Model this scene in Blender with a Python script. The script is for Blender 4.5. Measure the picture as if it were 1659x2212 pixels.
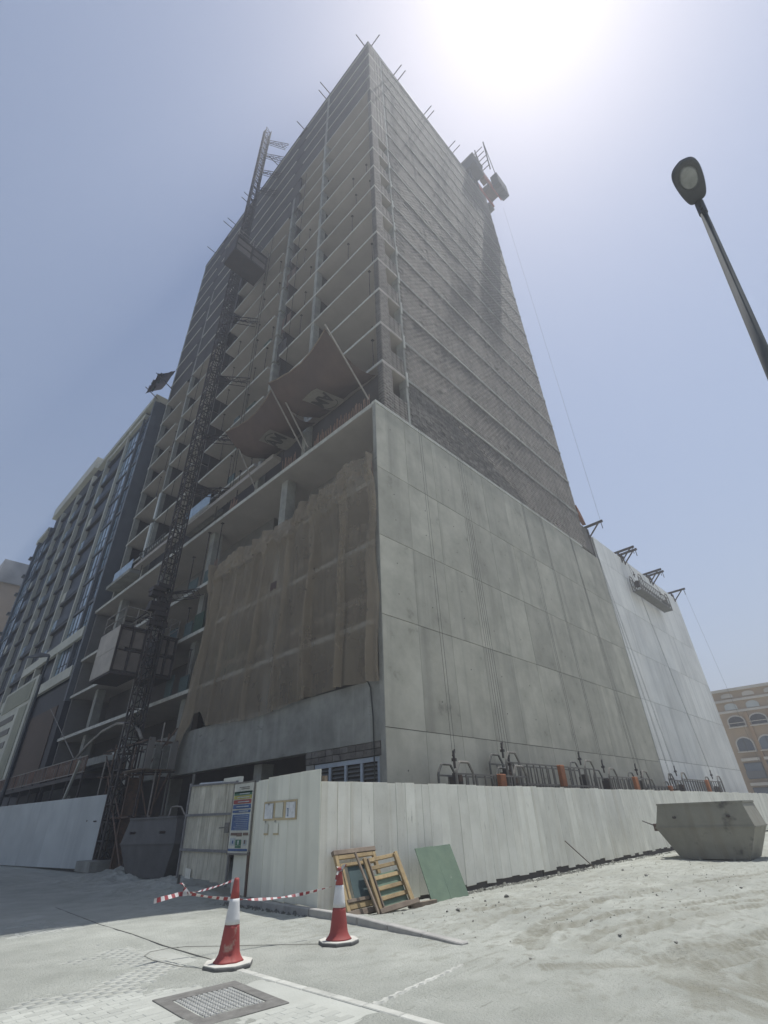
import bpy, bmesh, math, random
import numpy as np
from mathutils import Vector, Matrix, Euler
random.seed(7); RNG = np.random.default_rng(7)
for o in list(bpy.data.objects): bpy.data.objects.remove(o)
SC = bpy.context.scene; COL = SC.collection
R_ = math.radians

# ---------------------------------------------------------------- camera
PITCH, ROLL, AZ = R_(32.297), R_(-2.197), R_(43.439)
fw = Vector((math.cos(PITCH)*math.cos(AZ), math.cos(PITCH)*math.sin(AZ), math.sin(PITCH)))
rt = Vector((math.sin(AZ), -math.cos(AZ), 0)); up = rt.cross(fw)
cr = rt*math.cos(ROLL)+up*math.sin(ROLL); cu = -rt*math.sin(ROLL)+up*math.cos(ROLL)
cam = bpy.data.cameras.new('camera'); camo = bpy.data.objects.new('camera', cam); COL.objects.link(camo)
camo.matrix_world = Matrix(((cr.x, cu.x, -fw.x, 0), (cr.y, cu.y, -fw.y, 0), (cr.z, cu.z, -fw.z, 1.6), (0, 0, 0, 1)))
cam.sensor_fit = 'HORIZONTAL'; cam.sensor_width = 36; cam.lens = 36*1048.63/1659
cam.clip_start = .05; cam.clip_end = 6000
SC.camera = camo
# ---------------------------------------------------------------- sky, sun, exposure
SUN_EL, SUN_AZ = R_(74.5), R_(-8.5)
W = bpy.data.worlds.new('World'); SC.world = W; W.use_nodes = True
nt = W.node_tree; bg = nt.nodes['Background']
sky = nt.nodes.new('ShaderNodeTexSky'); sky.sky_type = 'NISHITA'; sky.sun_disc = False
sky.sun_elevation = SUN_EL; sky.sun_rotation = R_(90)-SUN_AZ
sky.air_density = .9; sky.dust_density = .75; sky.ozone_density = .6; sky.altitude = 0
nt.links.new(sky.outputs[0], bg.inputs[0]); bg.inputs[1].default_value = .115
sl = bpy.data.lights.new('sun', 'SUN'); sl.energy = 4.7; sl.angle = R_(.53); sl.color = (1, .985, .945)
slo = bpy.data.objects.new('sun', sl); COL.objects.link(slo)
sd = Vector((math.cos(SUN_EL)*math.cos(SUN_AZ), math.cos(SUN_EL)*math.sin(SUN_AZ), math.sin(SUN_EL)))
slo.rotation_euler = sd.to_track_quat('Z', 'Y').to_euler(); slo.location = (30, -10, 120)
vs = SC.view_settings; vs.view_transform = 'Standard'; vs.look = 'None'; vs.gamma = 1; vs.use_curve_mapping = False
vs.exposure = 0.2
HAZE = .0030
SC.cycles.max_bounces = 6; SC.cycles.transparent_max_bounces = 12; SC.cycles.volume_bounces = 0

# ---------------------------------------------------------------- materials
MATS = {}
def mat(name, c1, c2=None, scale=3.0, rough=.85, bump=.15, bscale=None, streak=None, spots=None, metal=0, rnd=0.0, trans=0, stretch=(1, 1, 1), bdist=.02, coat=0, transl=0):
    """Procedural material: two noise-mixed colours, optional vertical streaks, spots, per-object brightness variation."""
    m = bpy.data.materials.new(name); m.use_nodes = True; MATS[name] = m
    n = m.node_tree.nodes; L = m.node_tree.links; b = n['Principled BSDF']
    b.inputs['Roughness'].default_value = rough; b.inputs['Metallic'].default_value = metal
    geo = n.new('ShaderNodeNewGeometry'); mp = n.new('ShaderNodeMapping'); mp.inputs['Scale'].default_value = stretch
    oi = n.new('ShaderNodeObjectInfo'); off = n.new('ShaderNodeVectorMath'); off.operation = 'SCALE'
    cmb = n.new('ShaderNodeCombineXYZ'); L.new(oi.outputs['Random'], cmb.inputs[0]); L.new(oi.outputs['Random'], cmb.inputs[2])
    off.inputs['Scale'].default_value = 40 if rnd else 0; L.new(cmb.outputs[0], off.inputs[0])
    add = n.new('ShaderNodeVectorMath'); L.new(geo.outputs['Position'], add.inputs[0]); L.new(off.outputs[0], add.inputs[1])
    L.new(add.outputs[0], mp.inputs[0])
    c2 = c2 or tuple(x*.75 for x in c1)
    def noise(s, det=6, rg=.6, vec=mp.outputs[0]):
        t = n.new('ShaderNodeTexNoise'); t.inputs['Scale'].default_value = s; t.inputs['Detail'].default_value = det
        t.inputs['Roughness'].default_value = rg; L.new(vec, t.inputs['Vector']); return t
    def ramp(src, a, bb, ca=(0, 0, 0, 1), cb=(1, 1, 1, 1)):
        r = n.new('ShaderNodeValToRGB'); r.color_ramp.elements[0].position = a; r.color_ramp.elements[1].position = bb
        r.color_ramp.elements[0].color = ca; r.color_ramp.elements[1].color = cb; L.new(src, r.inputs[0]); return r
    def mix(fac, A, B, mode='MIX'):
        x = n.new('ShaderNodeMix'); x.data_type = 'RGBA'; x.blend_type = mode
        if isinstance(fac, float): x.inputs[0].default_value = fac
        else: L.new(fac, x.inputs[0])
        for v, s in ((A, 6), (B, 7)):
            if isinstance(v, tuple): x.inputs[s].default_value = (*v[:3], 1)
            else: L.new(v, x.inputs[s])
        return x.outputs[2]
    t1 = noise(scale); r1 = ramp(t1.outputs[0], .35, .68)
    col = mix(r1.outputs[0], c1, c2)
    t0 = noise(scale*.17, 3); r0 = ramp(t0.outputs[0], .3, .7, (.82, .82, .82, 1), (1.1, 1.1, 1.1, 1))
    col = mix(1.0, col, r0.outputs[0], 'MULTIPLY')
    if streak:
        mp2 = n.new('ShaderNodeMapping'); mp2.inputs['Scale'].default_value = (streak[1], streak[1], streak[1]*.035); L.new(add.outputs[0], mp2.inputs[0])
        t2 = noise(1.0, 5, .6, mp2.outputs[0]); r2 = ramp(t2.outputs[0], .52, .75); f = n.new('ShaderNodeMath'); f.operation = 'MULTIPLY'
        L.new(r2.outputs[0], f.inputs[0]); f.inputs[1].default_value = streak[2]; col = mix(f.outputs[0], col, streak[0])
    if spots:
        t3 = noise(spots[1], 4, .7, mp.outputs[0] if len(spots) < 4 else (lambda q: (setattr(q.inputs['Scale'], 'default_value', spots[3]), L.new(add.outputs[0], q.inputs[0]), q.outputs[0])[2])(n.new('ShaderNodeMapping')))
        r3 = ramp(t3.outputs[0], spots[2], spots[2]+.11); col = mix(r3.outputs[0], col, spots[0])
    if rnd:
        mr = n.new('ShaderNodeMapRange'); mr.inputs[3].default_value = 1-rnd; mr.inputs[4].default_value = 1+rnd*.6; L.new(oi.outputs['Random'], mr.inputs[0])
        hs = n.new('ShaderNodeHueSaturation'); L.new(mr.outputs[0], hs.inputs['Value']); L.new(col, hs.inputs['Color']); col = hs.outputs[0]
    L.new(col, b.inputs['Base Color'])
    if bump:
        tb = noise(bscale or scale*4, 8, .65); bp = n.new('ShaderNodeBump'); bp.inputs['Strength'].default_value = bump; bp.inputs['Distance'].default_value = bdist
        L.new(tb.outputs[0], bp.inputs['Height']); L.new(bp.outputs[0], b.inputs['Normal'])
    if coat: b.inputs['Coat Weight'].default_value = coat
    out = n['Material Output']; sh = b.outputs[0]
    if transl:
        tl = n.new('ShaderNodeBsdfTranslucent'); L.new(col, tl.inputs[0]); mx = n.new('ShaderNodeMixShader'); mx.inputs[0].default_value = transl
        L.new(sh, mx.inputs[1]); L.new(tl.outputs[0], mx.inputs[2]); sh = mx.outputs[0]
    if trans:
        tr = n.new('ShaderNodeBsdfTransparent'); mx = n.new('ShaderNodeMixShader'); mx.inputs[0].default_value = trans
        L.new(sh, mx.inputs[1]); L.new(tr.outputs[0], mx.inputs[2]); sh = mx.outputs[0]
    L.new(sh, out.inputs[0]); return m
mat('sand', (.455, .465, .415), (.37, .38, .335), 1.6, .95, 1.0, 26, spots=((.275, .28, .24), 2.4, .60, (.8, 5.5, 1)), bdist=.05)
mat('paver', (.445, .453, .41), (.40, .407, .365), 2.0, .95, .3, 30, rnd=.03, spots=((.31, .31, .28), 5, .66))
mat('edging', (.54, .54, .49), (.40, .40, .36), 5, .9, .2, rnd=.05)
mat('kerb', (.40, .39, .36), (.32, .31, .29), 5, .9, .3, rnd=.1)
mat('crack', (.22, .215, .19), None, 5, .95, 0)
mat('panel', (.465, .45, .375), (.345, .335, .275), .9, .8, .16, 7, streak=((.17, .165, .14), 1.2, .5), rnd=.07, spots=((.23, .225, .185), .9, .64))
mat('panel_white', (.78, .775, .735), (.68, .68, .645), .7, .75, .06, 6, streak=((.33, .34, .33), 1.7, .6), rnd=.06)
mat('seam', (.13, .13, .12), None, 4, .9, .1)
mat('concrete', (.32, .32, .285), (.20, .20, .18), 1.2, .85, .25, 8, streak=((.42, .42, .39), 1.6, .5), rnd=.06, spots=((.11, .11, .10), 1.0, .63, (1, .5, 2.2)))
mat('soffit', (.41, .375, .34), (.35, .32, .29), .5, .9, .06, 5, rnd=.09, streak=((.25, .23, .205), .8, .35))
mat('block', (.17, .158, .142), (.10, .093, .085), 2.6, .95, .7, 12, rnd=.30, streak=((.075, .07, .065), .9, .5), spots=((.025, .025, .024), 9, .585), bdist=.04)
mat('mortar', (.17, .165, .145), (.11, .105, .095), 3, .95, .5, 14)
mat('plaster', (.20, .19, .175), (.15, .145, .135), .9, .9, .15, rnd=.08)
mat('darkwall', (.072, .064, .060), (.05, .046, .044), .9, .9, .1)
mat('net', (.41, .35, .265), (.34, .285, .215), .8, .95, .1, 60, streak=((.26, .215, .16), 1.2, .5), trans=.46, transl=.25)
mat('canopy', (.105, .072, .062), (.08, .057, .05), 1.2, .9, .1, 40, rnd=.05, trans=.04, transl=.1)
mat('canvas', (.27, .25, .215), (.22, .205, .18), 6, .9, .1)
mat('ink', (.055, .05, .05), None, 6, .9, 0)
mat('steel_dark', (.055, .055, .06), (.085, .065, .055), 6, .7, .1, metal=.3, rnd=.15)
mat('steel_rust', (.16, .10, .07), (.09, .07, .06), 7, .85, .2, rnd=.15)
mat('steel_galv', (.17, .17, .155), (.11, .11, .10), 6, .65, .1, metal=.2, rnd=.15)
mat('alu', (.25, .235, .205), (.17, .16, .145), 5, .7, .1, metal=.2, rnd=.12)
mat('pipe', (.30, .275, .245), (.20, .185, .165), 5, .7, .05)
mat('rope', (.13, .13, .125), None, 5, .8, 0)
mat('orange', (.42, .15, .05), (.30, .11, .045), 6, .7, .1, rnd=.3, spots=((.16, .08, .05), 7, .58))
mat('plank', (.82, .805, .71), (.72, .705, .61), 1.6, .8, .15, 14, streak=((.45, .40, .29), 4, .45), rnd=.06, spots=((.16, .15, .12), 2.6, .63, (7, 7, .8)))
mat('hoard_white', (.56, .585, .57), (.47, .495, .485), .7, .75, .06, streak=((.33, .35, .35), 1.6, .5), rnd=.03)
mat('hoard_board', (.74, .735, .63), (.65, .65, .555), 1.0, .75, .06, streak=((.42, .41, .34), 3, .45), rnd=.05, spots=((.2, .19, .16), 2.2, .72, (4, 4, 1)))
mat('gate_plank', (.60, .575, .47), (.44, .415, .33), 2.5, .85, .2, streak=((.17, .155, .12), 9, .8), rnd=.1)
mat('gate_rail', (.22, .22, .22), (.16, .16, .16), 6, .7, .2)
mat('wood_yellow', (.42, .315, .165), (.29, .21, .11), 4, .85, .3, streak=((.17, .125, .08), 8, .7), rnd=.2)
mat('wood_grey', (.25, .20, .15), (.17, .13, .10), 5, .85, .3, rnd=.15)
mat('green_board', (.155, .215, .15), (.125, .18, .13), 5, .8, .2, spots=((.30, .33, .26), 4, .66))
mat('cone_red', (.34, .060, .052), (.28, .055, .048), 7, .65, .08, spots=((.36, .25, .20), 4, .58))
mat('cone_white', (.66, .66, .65), (.58, .58, .57), 7, .5, .08)
mat('cone_base', (.62, .61, .55), (.50, .49, .44), 7, .8, .15, spots=((.3, .3, .28), 7, .68))
mat('rubber', (.16, .155, .15), (.11, .11, .105), 7, .8, .1)
mat('tape_white', (.75, .74, .73), None, 6, .5, 0, transl=.25)
mat('tape_red', (.36, .06, .07), None, 6, .5, 0, transl=.25)
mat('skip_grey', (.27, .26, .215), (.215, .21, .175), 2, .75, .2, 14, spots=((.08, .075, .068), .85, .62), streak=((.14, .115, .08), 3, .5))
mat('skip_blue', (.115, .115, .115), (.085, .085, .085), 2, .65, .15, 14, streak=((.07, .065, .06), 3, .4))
mat('iron', (.19, .185, .17), (.13, .125, .115), 8, .8, .2)
mat('iron_stud', (.42, .42, .40), (.30, .30, .28), 20, .7, .1)
mat('stone', (.25, .245, .22), (.14, .14, .125), 9, .95, .4, rnd=.4)
mat('rubble', (.20, .20, .175), (.09, .095, .08), 7, .95, .4, rnd=.2)
mat('lamp_pole', (.085, .092, .095), (.07, .075, .08), 6, .85, .05)
mat('lamp_head', (.075, .08, .09), (.06, .065, .075), 6, .5, .05)
mat('lamp_glass', (.30, .31, .31), (.22, .23, .23), 9, .2, 0)
mat('louvre_frame', (.36, .41, .47), (.30, .345, .40), 6, .5, .05, metal=.2)
mat('louvre_slat', (.15, .155, .155), (.10, .105, .105), 6, .6, .1)
mat('glass_blue', (.30, .40, .50), (.24, .33, .42), 1.0, .15, 0, rnd=.1)
mat('window_glass', (.14, .18, .235), (.09, .115, .15), .6, .12, 0, rnd=.35)
mat('window_dark', (.018, .02, .024), (.028, .03, .034), .6, .5, 0, rnd=.3)
mat('cream', (.50, .50, .44), (.44, .44, .385), 1.0, .85, .05, rnd=.05)
mat('cladding_dark', (.045, .045, .05), (.035, .035, .04), 1.0, .7, .03)
mat('fin_grey', (.12, .13, .14), (.10, .105, .115), 1.0, .6, .03)
mat('spandrel', (.07, .067, .066), (.055, .053, .053), 1.0, .7, .03)
mat('brown_panel', (.10, .07, .052), (.085, .06, .045), 1.0, .8, .03)
mat('sign_green', (.29, .29, .225), (.23, .24, .185), 2, .8, .03)
mat('beige', (.52, .42, .32), (.46, .37, .28), .5, .9, .05)
mat('beige_grey', (.40, .41, .42), None, .5, .9, .05)
mat('ochre', (.42, .31, .20), (.37, .275, .18), .5, .9, .05)
mat('ochre_deep', (.36, .23, .125), (.32, .205, .11), .5, .9, .05)
mat('trim', (.62, .57, .50), (.54, .50, .44), 1, .85, .05)
mat('red', (.42, .035, .04), None, 3, .6, 0)
mat('crane_red', (.26, .06, .05), None, 3, .6, 0)
mat('crane_dark', (.03, .036, .042), None, 3, .8, .05)
mat('green_mesh', (.045, .085, .06), (.03, .06, .045), 3, .9, .1)
mat('teal_mesh', (.085, .125, .125), (.06, .095, .10), 3, .9, .1)
mat('sign_face', (.60, .60, .52), (.52, .52, .45), 9, .6, 0)
mat('paper', (.72, .74, .74), None, 9, .7, 0)
mat('masking_tape', (.50, .41, .25), (.44, .36, .22), 9, .7, 0)
mat('s_green', (.05, .17, .10), None, 9, .6, 0); mat('s_yellow', (.40, .38, .09), None, 9, .6, 0)
mat('s_red', (.30, .055, .05), None, 9, .6, 0); mat('s_blue', (.05, .11, .26), None, 9, .6, 0)
mat('s_brown', (.16, .11, .085), None, 9, .6, 0); mat('s_line', (.45, .50, .52), None, 9, .6, 0)
mat('cable', (.03, .035, .03), None, 9, .7, 0)
mat('rebar', (.30, .19, .145), (.22, .145, .11), 9, .85, .1)
mat('cage_board', (.40, .37, .325), (.33, .30, .27), 1.5, .8, .1, rnd=.08)
mat('cage_panel', (.20, .175, .155), (.15, .13, .115), 2, .7, .1, rnd=.2)

# compacted, darker wheel ruts of the sand are an attribute of the ground mesh
_n = MATS['sand'].node_tree.nodes; _l = MATS['sand'].node_tree.links; _b = _n['Principled BSDF']; _src = _b.inputs['Base Color'].links[0].from_socket
_at = _n.new('ShaderNodeAttribute'); _at.attribute_name = 'rut'; _mx = _n.new('ShaderNodeMix'); _mx.data_type = 'RGBA'; _mx.inputs[7].default_value = (.255, .25, .20, 1)
_l.new(_at.outputs['Fac'], _mx.inputs[0]); _l.new(_src, _mx.inputs[6]); _l.new(_mx.outputs[2], _b.inputs['Base Color'])
# ---------------------------------------------------------------- mesh helpers
ORG = {}
class G:
    def __init__(s): s.v = []; s.f = []
    def add(s, vs, fs):
        k = len(s.v); s.v += [tuple(p) for p in vs]; s.f += [tuple(i+k for i in f) for f in fs]; return s
    def box(s, x0, y0, z0, x1, y1, z1):
        return s.add([(x0, y0, z0), (x1, y0, z0), (x1, y1, z0), (x0, y1, z0), (x0, y0, z1), (x1, y0, z1), (x1, y1, z1), (x0, y1, z1)],
                     [(3, 2, 1, 0), (4, 5, 6, 7), (0, 1, 5, 4), (1, 2, 6, 5), (2, 3, 7, 6), (3, 0, 4, 7)])
    def hexa(s, P):   # 4 bottom ccw + 4 top ccw
        return s.add(P, [(3, 2, 1, 0), (4, 5, 6, 7), (0, 1, 5, 4), (1, 2, 6, 5), (2, 3, 7, 6), (3, 0, 4, 7)])
    def bar(s, p, q, w, h=None, upv=(0, 0, 1)):
        p = Vector(p); q = Vector(q); d = (q-p).normalized(); u = Vector(upv)
        if abs(d.dot(u)) > .98: u = Vector((1, 0, 0))
        a = d.cross(u).normalized(); b = a.cross(d); h = h or w; a *= w/2; b *= h/2
        return s.hexa([p-a-b, p+a-b, p+a+b, p-a+b, q-a-b, q+a-b, q+a+b, q-a+b])
    def tube(s, pts, r, n=8, r2=None, caps=True):
        pts = [Vector(p) for p in pts]; m = len(pts); k = len(s.v); r2 = r if r2 is None else r2
        a = None
        for i, p in enumerate(pts):
            d = (pts[min(i+1, m-1)]-pts[max(i-1, 0)]).normalized()
            if a is None: a = d.cross(Vector((0, 0, 1)) if abs(d.z) < .95 else Vector((1, 0, 0))).normalized()
            a = (a-d*a.dot(d)).normalized(); b = d.cross(a); rr = r+(r2-r)*i/max(1, m-1)
            for j in range(n):
                t = 2*math.pi*j/n; s.v.append(tuple(p+a*math.cos(t)*rr+b*math.sin(t)*rr))
        for i in range(m-1):
            for j in range(n): s.f.append((k+i*n+j, k+i*n+(j+1) % n, k+(i+1)*n+(j+1) % n, k+(i+1)*n+j))
        if caps: s.f.append(tuple(k+j for j in range(n))[::-1]); s.f.append(tuple(k+(m-1)*n+j for j in range(n)))
        return s
    def loft(s, rings, caps=True):
        k = len(s.v); n = len(rings[0]); m = len(rings)
        for r in rings: s.v += [tuple(p) for p in r]
        for i in range(m-1):
            for j in range(n): s.f.append((k+i*n+j, k+i*n+(j+1) % n, k+(i+1)*n+(j+1) % n, k+(i+1)*n+j))
        if caps: s.f.append(tuple(k+j for j in range(n))[::-1]); s.f.append(tuple(k+(m-1)*n+j for j in range(n)))
        return s
    def prism(s, poly, z0, z1):
        n = len(poly); k = len(s.v); s.v += [(x, y, z0) for x, y in poly]+[(x, y, z1) for x, y in poly]
        for j in range(n): s.f.append((k+j, k+(j+1) % n, k+n+(j+1) % n, k+n+j))
        s.f.append(tuple(k+j for j in range(n))[::-1]); s.f.append(tuple(k+n+j for j in range(n))); return s
    def grid(s, P):   # P[i][j] points
        k = len(s.v); a = len(P); b = len(P[0])
        for r in P: s.v += [tuple(p) for p in r]
        for i in range(a-1):
            for j in range(b-1): s.f.append((k+i*b+j, k+i*b+j+1, k+(i+1)*b+j+1, k+(i+1)*b+j))
        return s
    def mesh(s, name, m, off=(0, 0, 0), smooth=False, bevel=0):
        me = bpy.data.meshes.new(name); o = Vector(off)
        me.from_pydata([(x-o.x, y-o.y, z-o.z) for x, y, z in s.v], [], s.f); me.update()
        bm = bmesh.new(); bm.from_mesh(me)
        if len(s.f) < 60000: bmesh.ops.recalc_face_normals(bm, faces=bm.faces)
        if bevel: bmesh.ops.bevel(bm, geom=list(bm.edges), offset=bevel, segments=1, affect='EDGES', clamp_overlap=True)
        bm.to_mesh(me); bm.free()
        me.materials.append(MATS[m])
        if smooth:
            for p in me.polygons: p.use_smooth = True
        return me
    def build(s, name, m, parent=None, smooth=False, bevel=0, loc=None):
        off = ORG.get(parent, Vector((0, 0, 0))) if parent else Vector(loc or (0, 0, 0))
        o = bpy.data.objects.new(name, s.mesh(name, m, off, smooth, bevel)); COL.objects.link(o)
        if parent: o.parent = parent; ORG[o] = off
        else: o.location = off; ORG[o] = off
        return o
def tag(o, label=None, cat=None, group=None, kind=None):
    if label: o['label'] = label
    if cat: o['category'] = cat
    if group: o['group'] = group
    if kind: o['kind'] = kind
    return o
def thing(name, loc, label, cat, group=None):
    o = bpy.data.objects.new(name, None); COL.objects.link(o); o.location = loc; o.empty_display_size = .2
    ORG[o] = Vector(loc); return tag(o, label, cat, group)
def inst(me, name, parent, loc, rot=None, scale=None):
    o = bpy.data.objects.new(name, me); COL.objects.link(o); o.parent = parent
    o.location = Vector(loc)-ORG[parent]
    if rot: o.rotation_euler = rot
    if scale: o.scale = scale
    return o
def raw(name, v, f, m, parent=None):
    off = ORG.get(parent, Vector((0, 0, 0))) if parent else Vector((0, 0, 0))
    me = bpy.data.meshes.new(name); v = np.asarray(v, np.float32)-np.array(off, np.float32); f = np.asarray(f, np.int32)
    me.vertices.add(len(v)); me.vertices.foreach_set('co', v.ravel())
    me.loops.add(f.size); me.loops.foreach_set('vertex_index', f.ravel())
    me.polygons.add(len(f)); me.polygons.foreach_set('loop_start', np.arange(0, f.size, f.shape[1], dtype=np.int32))
    me.update(calc_edges=True); me.validate(); me.materials.append(MATS[m])
    o = bpy.data.objects.new(name, me); COL.objects.link(o)
    if parent: o.parent = parent; ORG[o] = off
    return o
def boxes(B):   # n x 6 array of boxes -> verts, quads
    B = np.asarray(B, float); x0, y0, z0, x1, y1, z1 = B.T
    V = np.stack([np.stack(c, -1) for c in ((x0, y0, z0), (x1, y0, z0), (x1, y1, z0), (x0, y1, z0), (x0, y0, z1), (x1, y0, z1), (x1, y1, z1), (x0, y1, z1))], 1)
    F = np.array([(3, 2, 1, 0), (4, 5, 6, 7), (0, 1, 5, 4), (1, 2, 6, 5), (2, 3, 7, 6), (3, 0, 4, 7)])
    return V.reshape(-1, 3), (F[None]+8*np.arange(len(B))[:, None, None]).reshape(-1, 4)
def text_mesh(s, m, size):
    cu_ = bpy.data.curves.new('lettering', 'FONT'); cu_.body = s; cu_.size = size; cu_.extrude = .006; cu_.offset = .022; cu_.align_x = 'CENTER'; cu_.align_y = 'CENTER'
    o = bpy.data.objects.new('lettering', cu_); COL.objects.link(o); dg = bpy.context.evaluated_depsgraph_get()
    me = bpy.data.meshes.new_from_object(o.evaluated_get(dg)); bpy.data.objects.remove(o); bpy.data.curves.remove(cu_)
    me.materials.clear(); me.materials.append(MATS[m]); return me
def U(a, b): return random.uniform(a, b)

# ================================================================= GROUND
def vnoise(x, y, s, seed):
    r = np.random.default_rng(seed); T = r.random((256, 256)); X = x/s; Y = y/s
    i = np.floor(X).astype(int); j = np.floor(Y).astype(int); u = X-i; w = Y-j; u = u*u*(3-2*u); w = w*w*(3-2*w)
    g = lambda a, b: T[a % 256, b % 256]
    return (g(i, j)*(1-u)+g(i+1, j)*u)*(1-w)+(g(i, j+1)*(1-u)+g(i+1, j+1)*u)*w-.5
def sstep(a, b, x): t = np.clip((x-a)/(b-a), 0, 1); return t*t*(3-2*t)
TRK = [((16, 3.3), (13.2, 4.1), (11, 5.0), (9, 5.3), (7.9, 4.9)), ((13.5, 5.4), (11.5, 6.4), (9.8, 6.7), (8.6, 6.4)), ((17, 4.9), (14.5, 5.7), (12, 6.9), (10, 7.4)), ((9.5, 1.2), (8.8, 2.1), (7.8, 2.2), (6.9, 1.5)), ((10.2, .9), (9.1, 2.3), (7.9, 2.75), (6.6, 2.3)),
       ((15.5, 2.6), (14.1, 3.2), (11.6, 4.2), (9.6, 4.5), (8.2, 4.5)), ((15, 2.3), (13.3, 3.0), (11, 3.9), (9.2, 4.1), (8, 4.2)),
       ((12, 1.0), (10.6, 1.9), (9.6, 2.5), (8.3, 2.9), (7.6, 2.5), (7.1, 1.6)), ((12.4, 1.4), (10.8, 2.25), (9.7, 2.85), (8.5, 3.2), (7.4, 2.9), (6.7, 1.8)),
       ((13, 1.3), (11, 2.4), (9.7, 2.5), (8.6, 3.1), (7.8, 3.4), (7.0, 4.3)), ((20, 3.9), (16, 5.2), (12.5, 5.9), (9.5, 5.6), (8, 5.2))]
def hgt(x, y):
    sand = sstep(7.3, 8.6, x+.3*vnoise(x, y, .7, 3))*sstep(-3, -1, y)*(1-sstep(60, 80, x))*(1-sstep(10.2, 10.9, y))
    sand = np.maximum(sand, .35*sstep(6.4, 7.6, x+.5*vnoise(x, y, .5, 9))*(1-sstep(5.2, 6.2, y)))
    h = sand*(.045*vnoise(x, y, 1.6, 1)+.035*vnoise(x, y, .42, 2)+.030*vnoise(x, y, .15, 4)+.018*vnoise(x*.6, y*1.6, .08, 14)+.025)
    for T in TRK:
        dm = np.full(x.shape, 9.); sg = np.zeros(x.shape); al = np.zeros(x.shape); acc = 0
        for (ax, ay), (bx, by) in zip(T[:-1], T[1:]):
            dx, dy = bx-ax, by-ay; l2 = dx*dx+dy*dy; t = np.clip(((x-ax)*dx+(y-ay)*dy)/l2, 0, 1)
            d = np.hypot(x-ax-t*dx, y-ay-t*dy); m = d < dm; dm = np.where(m, d, dm); al = np.where(m, acc+t*math.sqrt(l2), al); acc += math.sqrt(l2)
        k = np.exp(-(dm/.12)**4)
        h += np.maximum(sand, .25)*(-.024*k+.014*np.exp(-((dm-.19)/.06)**2)+.008*k*np.sin(al*42+dm*18))
    # dusty mounds by the gate and along the hoarding foot
    for mx, my, r, a in ((9.3, 17.3, 1.3, .30), (9.6, 19.6, 1.6, .26), (8.6, 15.3, .9, .18), (10.3, 24.5, 2.2, .4)):
        h += a*np.exp(-((x-mx)**2+(y-my)**2)/(r*r))*(1+.5*vnoise(x, y, .35, 5)+.35*vnoise(x, y, .12, 6))
    dust = sstep(-.12, .22, vnoise(x, y, 1.1, 21)+.5*vnoise(x, y, .35, 22)+.25*vnoise(x, y, .13, 23)+.12*np.clip((np.hypot(x-3.3, y-5.6)-2.2), -1, 3))
    h += (1-sstep(4.6, 4.9, x))*(.016*dust+.006*vnoise(x, y, .09, 24)*dust)
    h += sstep(4.7, 5.0, x)*(1-sstep(7.4, 8.0, x))*(.012*vnoise(x, y, .5, 31)+.008*vnoise(x, y, .15, 32)+.008)
    h -= .12*sstep(8.3, 9.9, y)*sstep(8.2, 9.2, x)*(1-sstep(56, 60, x))*(1-sstep(30, 40, y))
    return h
xs = np.concatenate([[-700, -400, -200, -80, -30, -12, -6, -3], np.arange(-1, 1.4, .3), np.arange(1.4, 18, .055), np.arange(18, 30, .12), np.arange(30, 64, .8), [70, 80, 100, 130, 200, 400, 700]])
ys = np.concatenate([[-700, -400, -200, -80, -30, -12, -6, -3], np.arange(-1, 1, .25), np.arange(1, 13, .055), np.arange(13, 26, .12), np.arange(26, 60, 1.5), [70, 90, 130, 200, 400, 700]])
XX, YY = np.meshgrid(xs, ys, indexing='ij'); ZZ = hgt(XX, YY)-.012
nx, ny = XX.shape; idx = np.arange(nx*ny).reshape(nx, ny)
gr = raw('ground', np.stack([XX, YY, ZZ], -1).reshape(-1, 3), np.stack([idx[:-1, :-1], idx[1:, :-1], idx[1:, 1:], idx[:-1, 1:]], -1).reshape(-1, 4), 'sand')
for p in gr.data.polygons: p.use_smooth = True
rut = np.zeros(XX.shape)
for T in TRK:
    for off in (-.10, -.03, .05, .12):
        dm = np.full(XX.shape, 9.)
        for (ax, ay), (bx, by) in zip(T[:-1], T[1:]):
            dx, dy = bx-ax, by-ay; t = np.clip(((XX-ax)*dx+(YY-ay)*dy)/(dx*dx+dy*dy), 0, 1); l = math.hypot(dx, dy)
            sd_ = ((XX-ax)*dy-(YY-ay)*dx)/l; q = np.where((t > 0) & (t < 1), np.abs(sd_-off), 9.); dm = np.minimum(dm, q)
        rut = np.maximum(rut, np.exp(-(dm/.04)**2)*np.clip(.7+1.3*vnoise(XX, YY, .33, 41)+.6*vnoise(XX, YY, 1.2, 42), 0, 1))
big = sstep(.05, .4, vnoise(XX*.45, YY*1.3, .8, 51)+.7*vnoise(XX*.5, YY*1.6, .25, 52))*.38*sstep(7, 8.5, XX)
fine = sstep(.12, .42, vnoise(XX*.7, YY*2.2, .15, 53)+.6*vnoise(XX, YY*2.2, .07, 54))*.6*sstep(4.9, 7.5, XX)
att = gr.data.attributes.new('rut', 'FLOAT', 'POINT'); att.data.foreach_set('value', np.clip(np.maximum(np.maximum(rut, big*.8), fine), 0, 1).astype(np.float32).ravel())
tag(gr, kind='structure')

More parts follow.
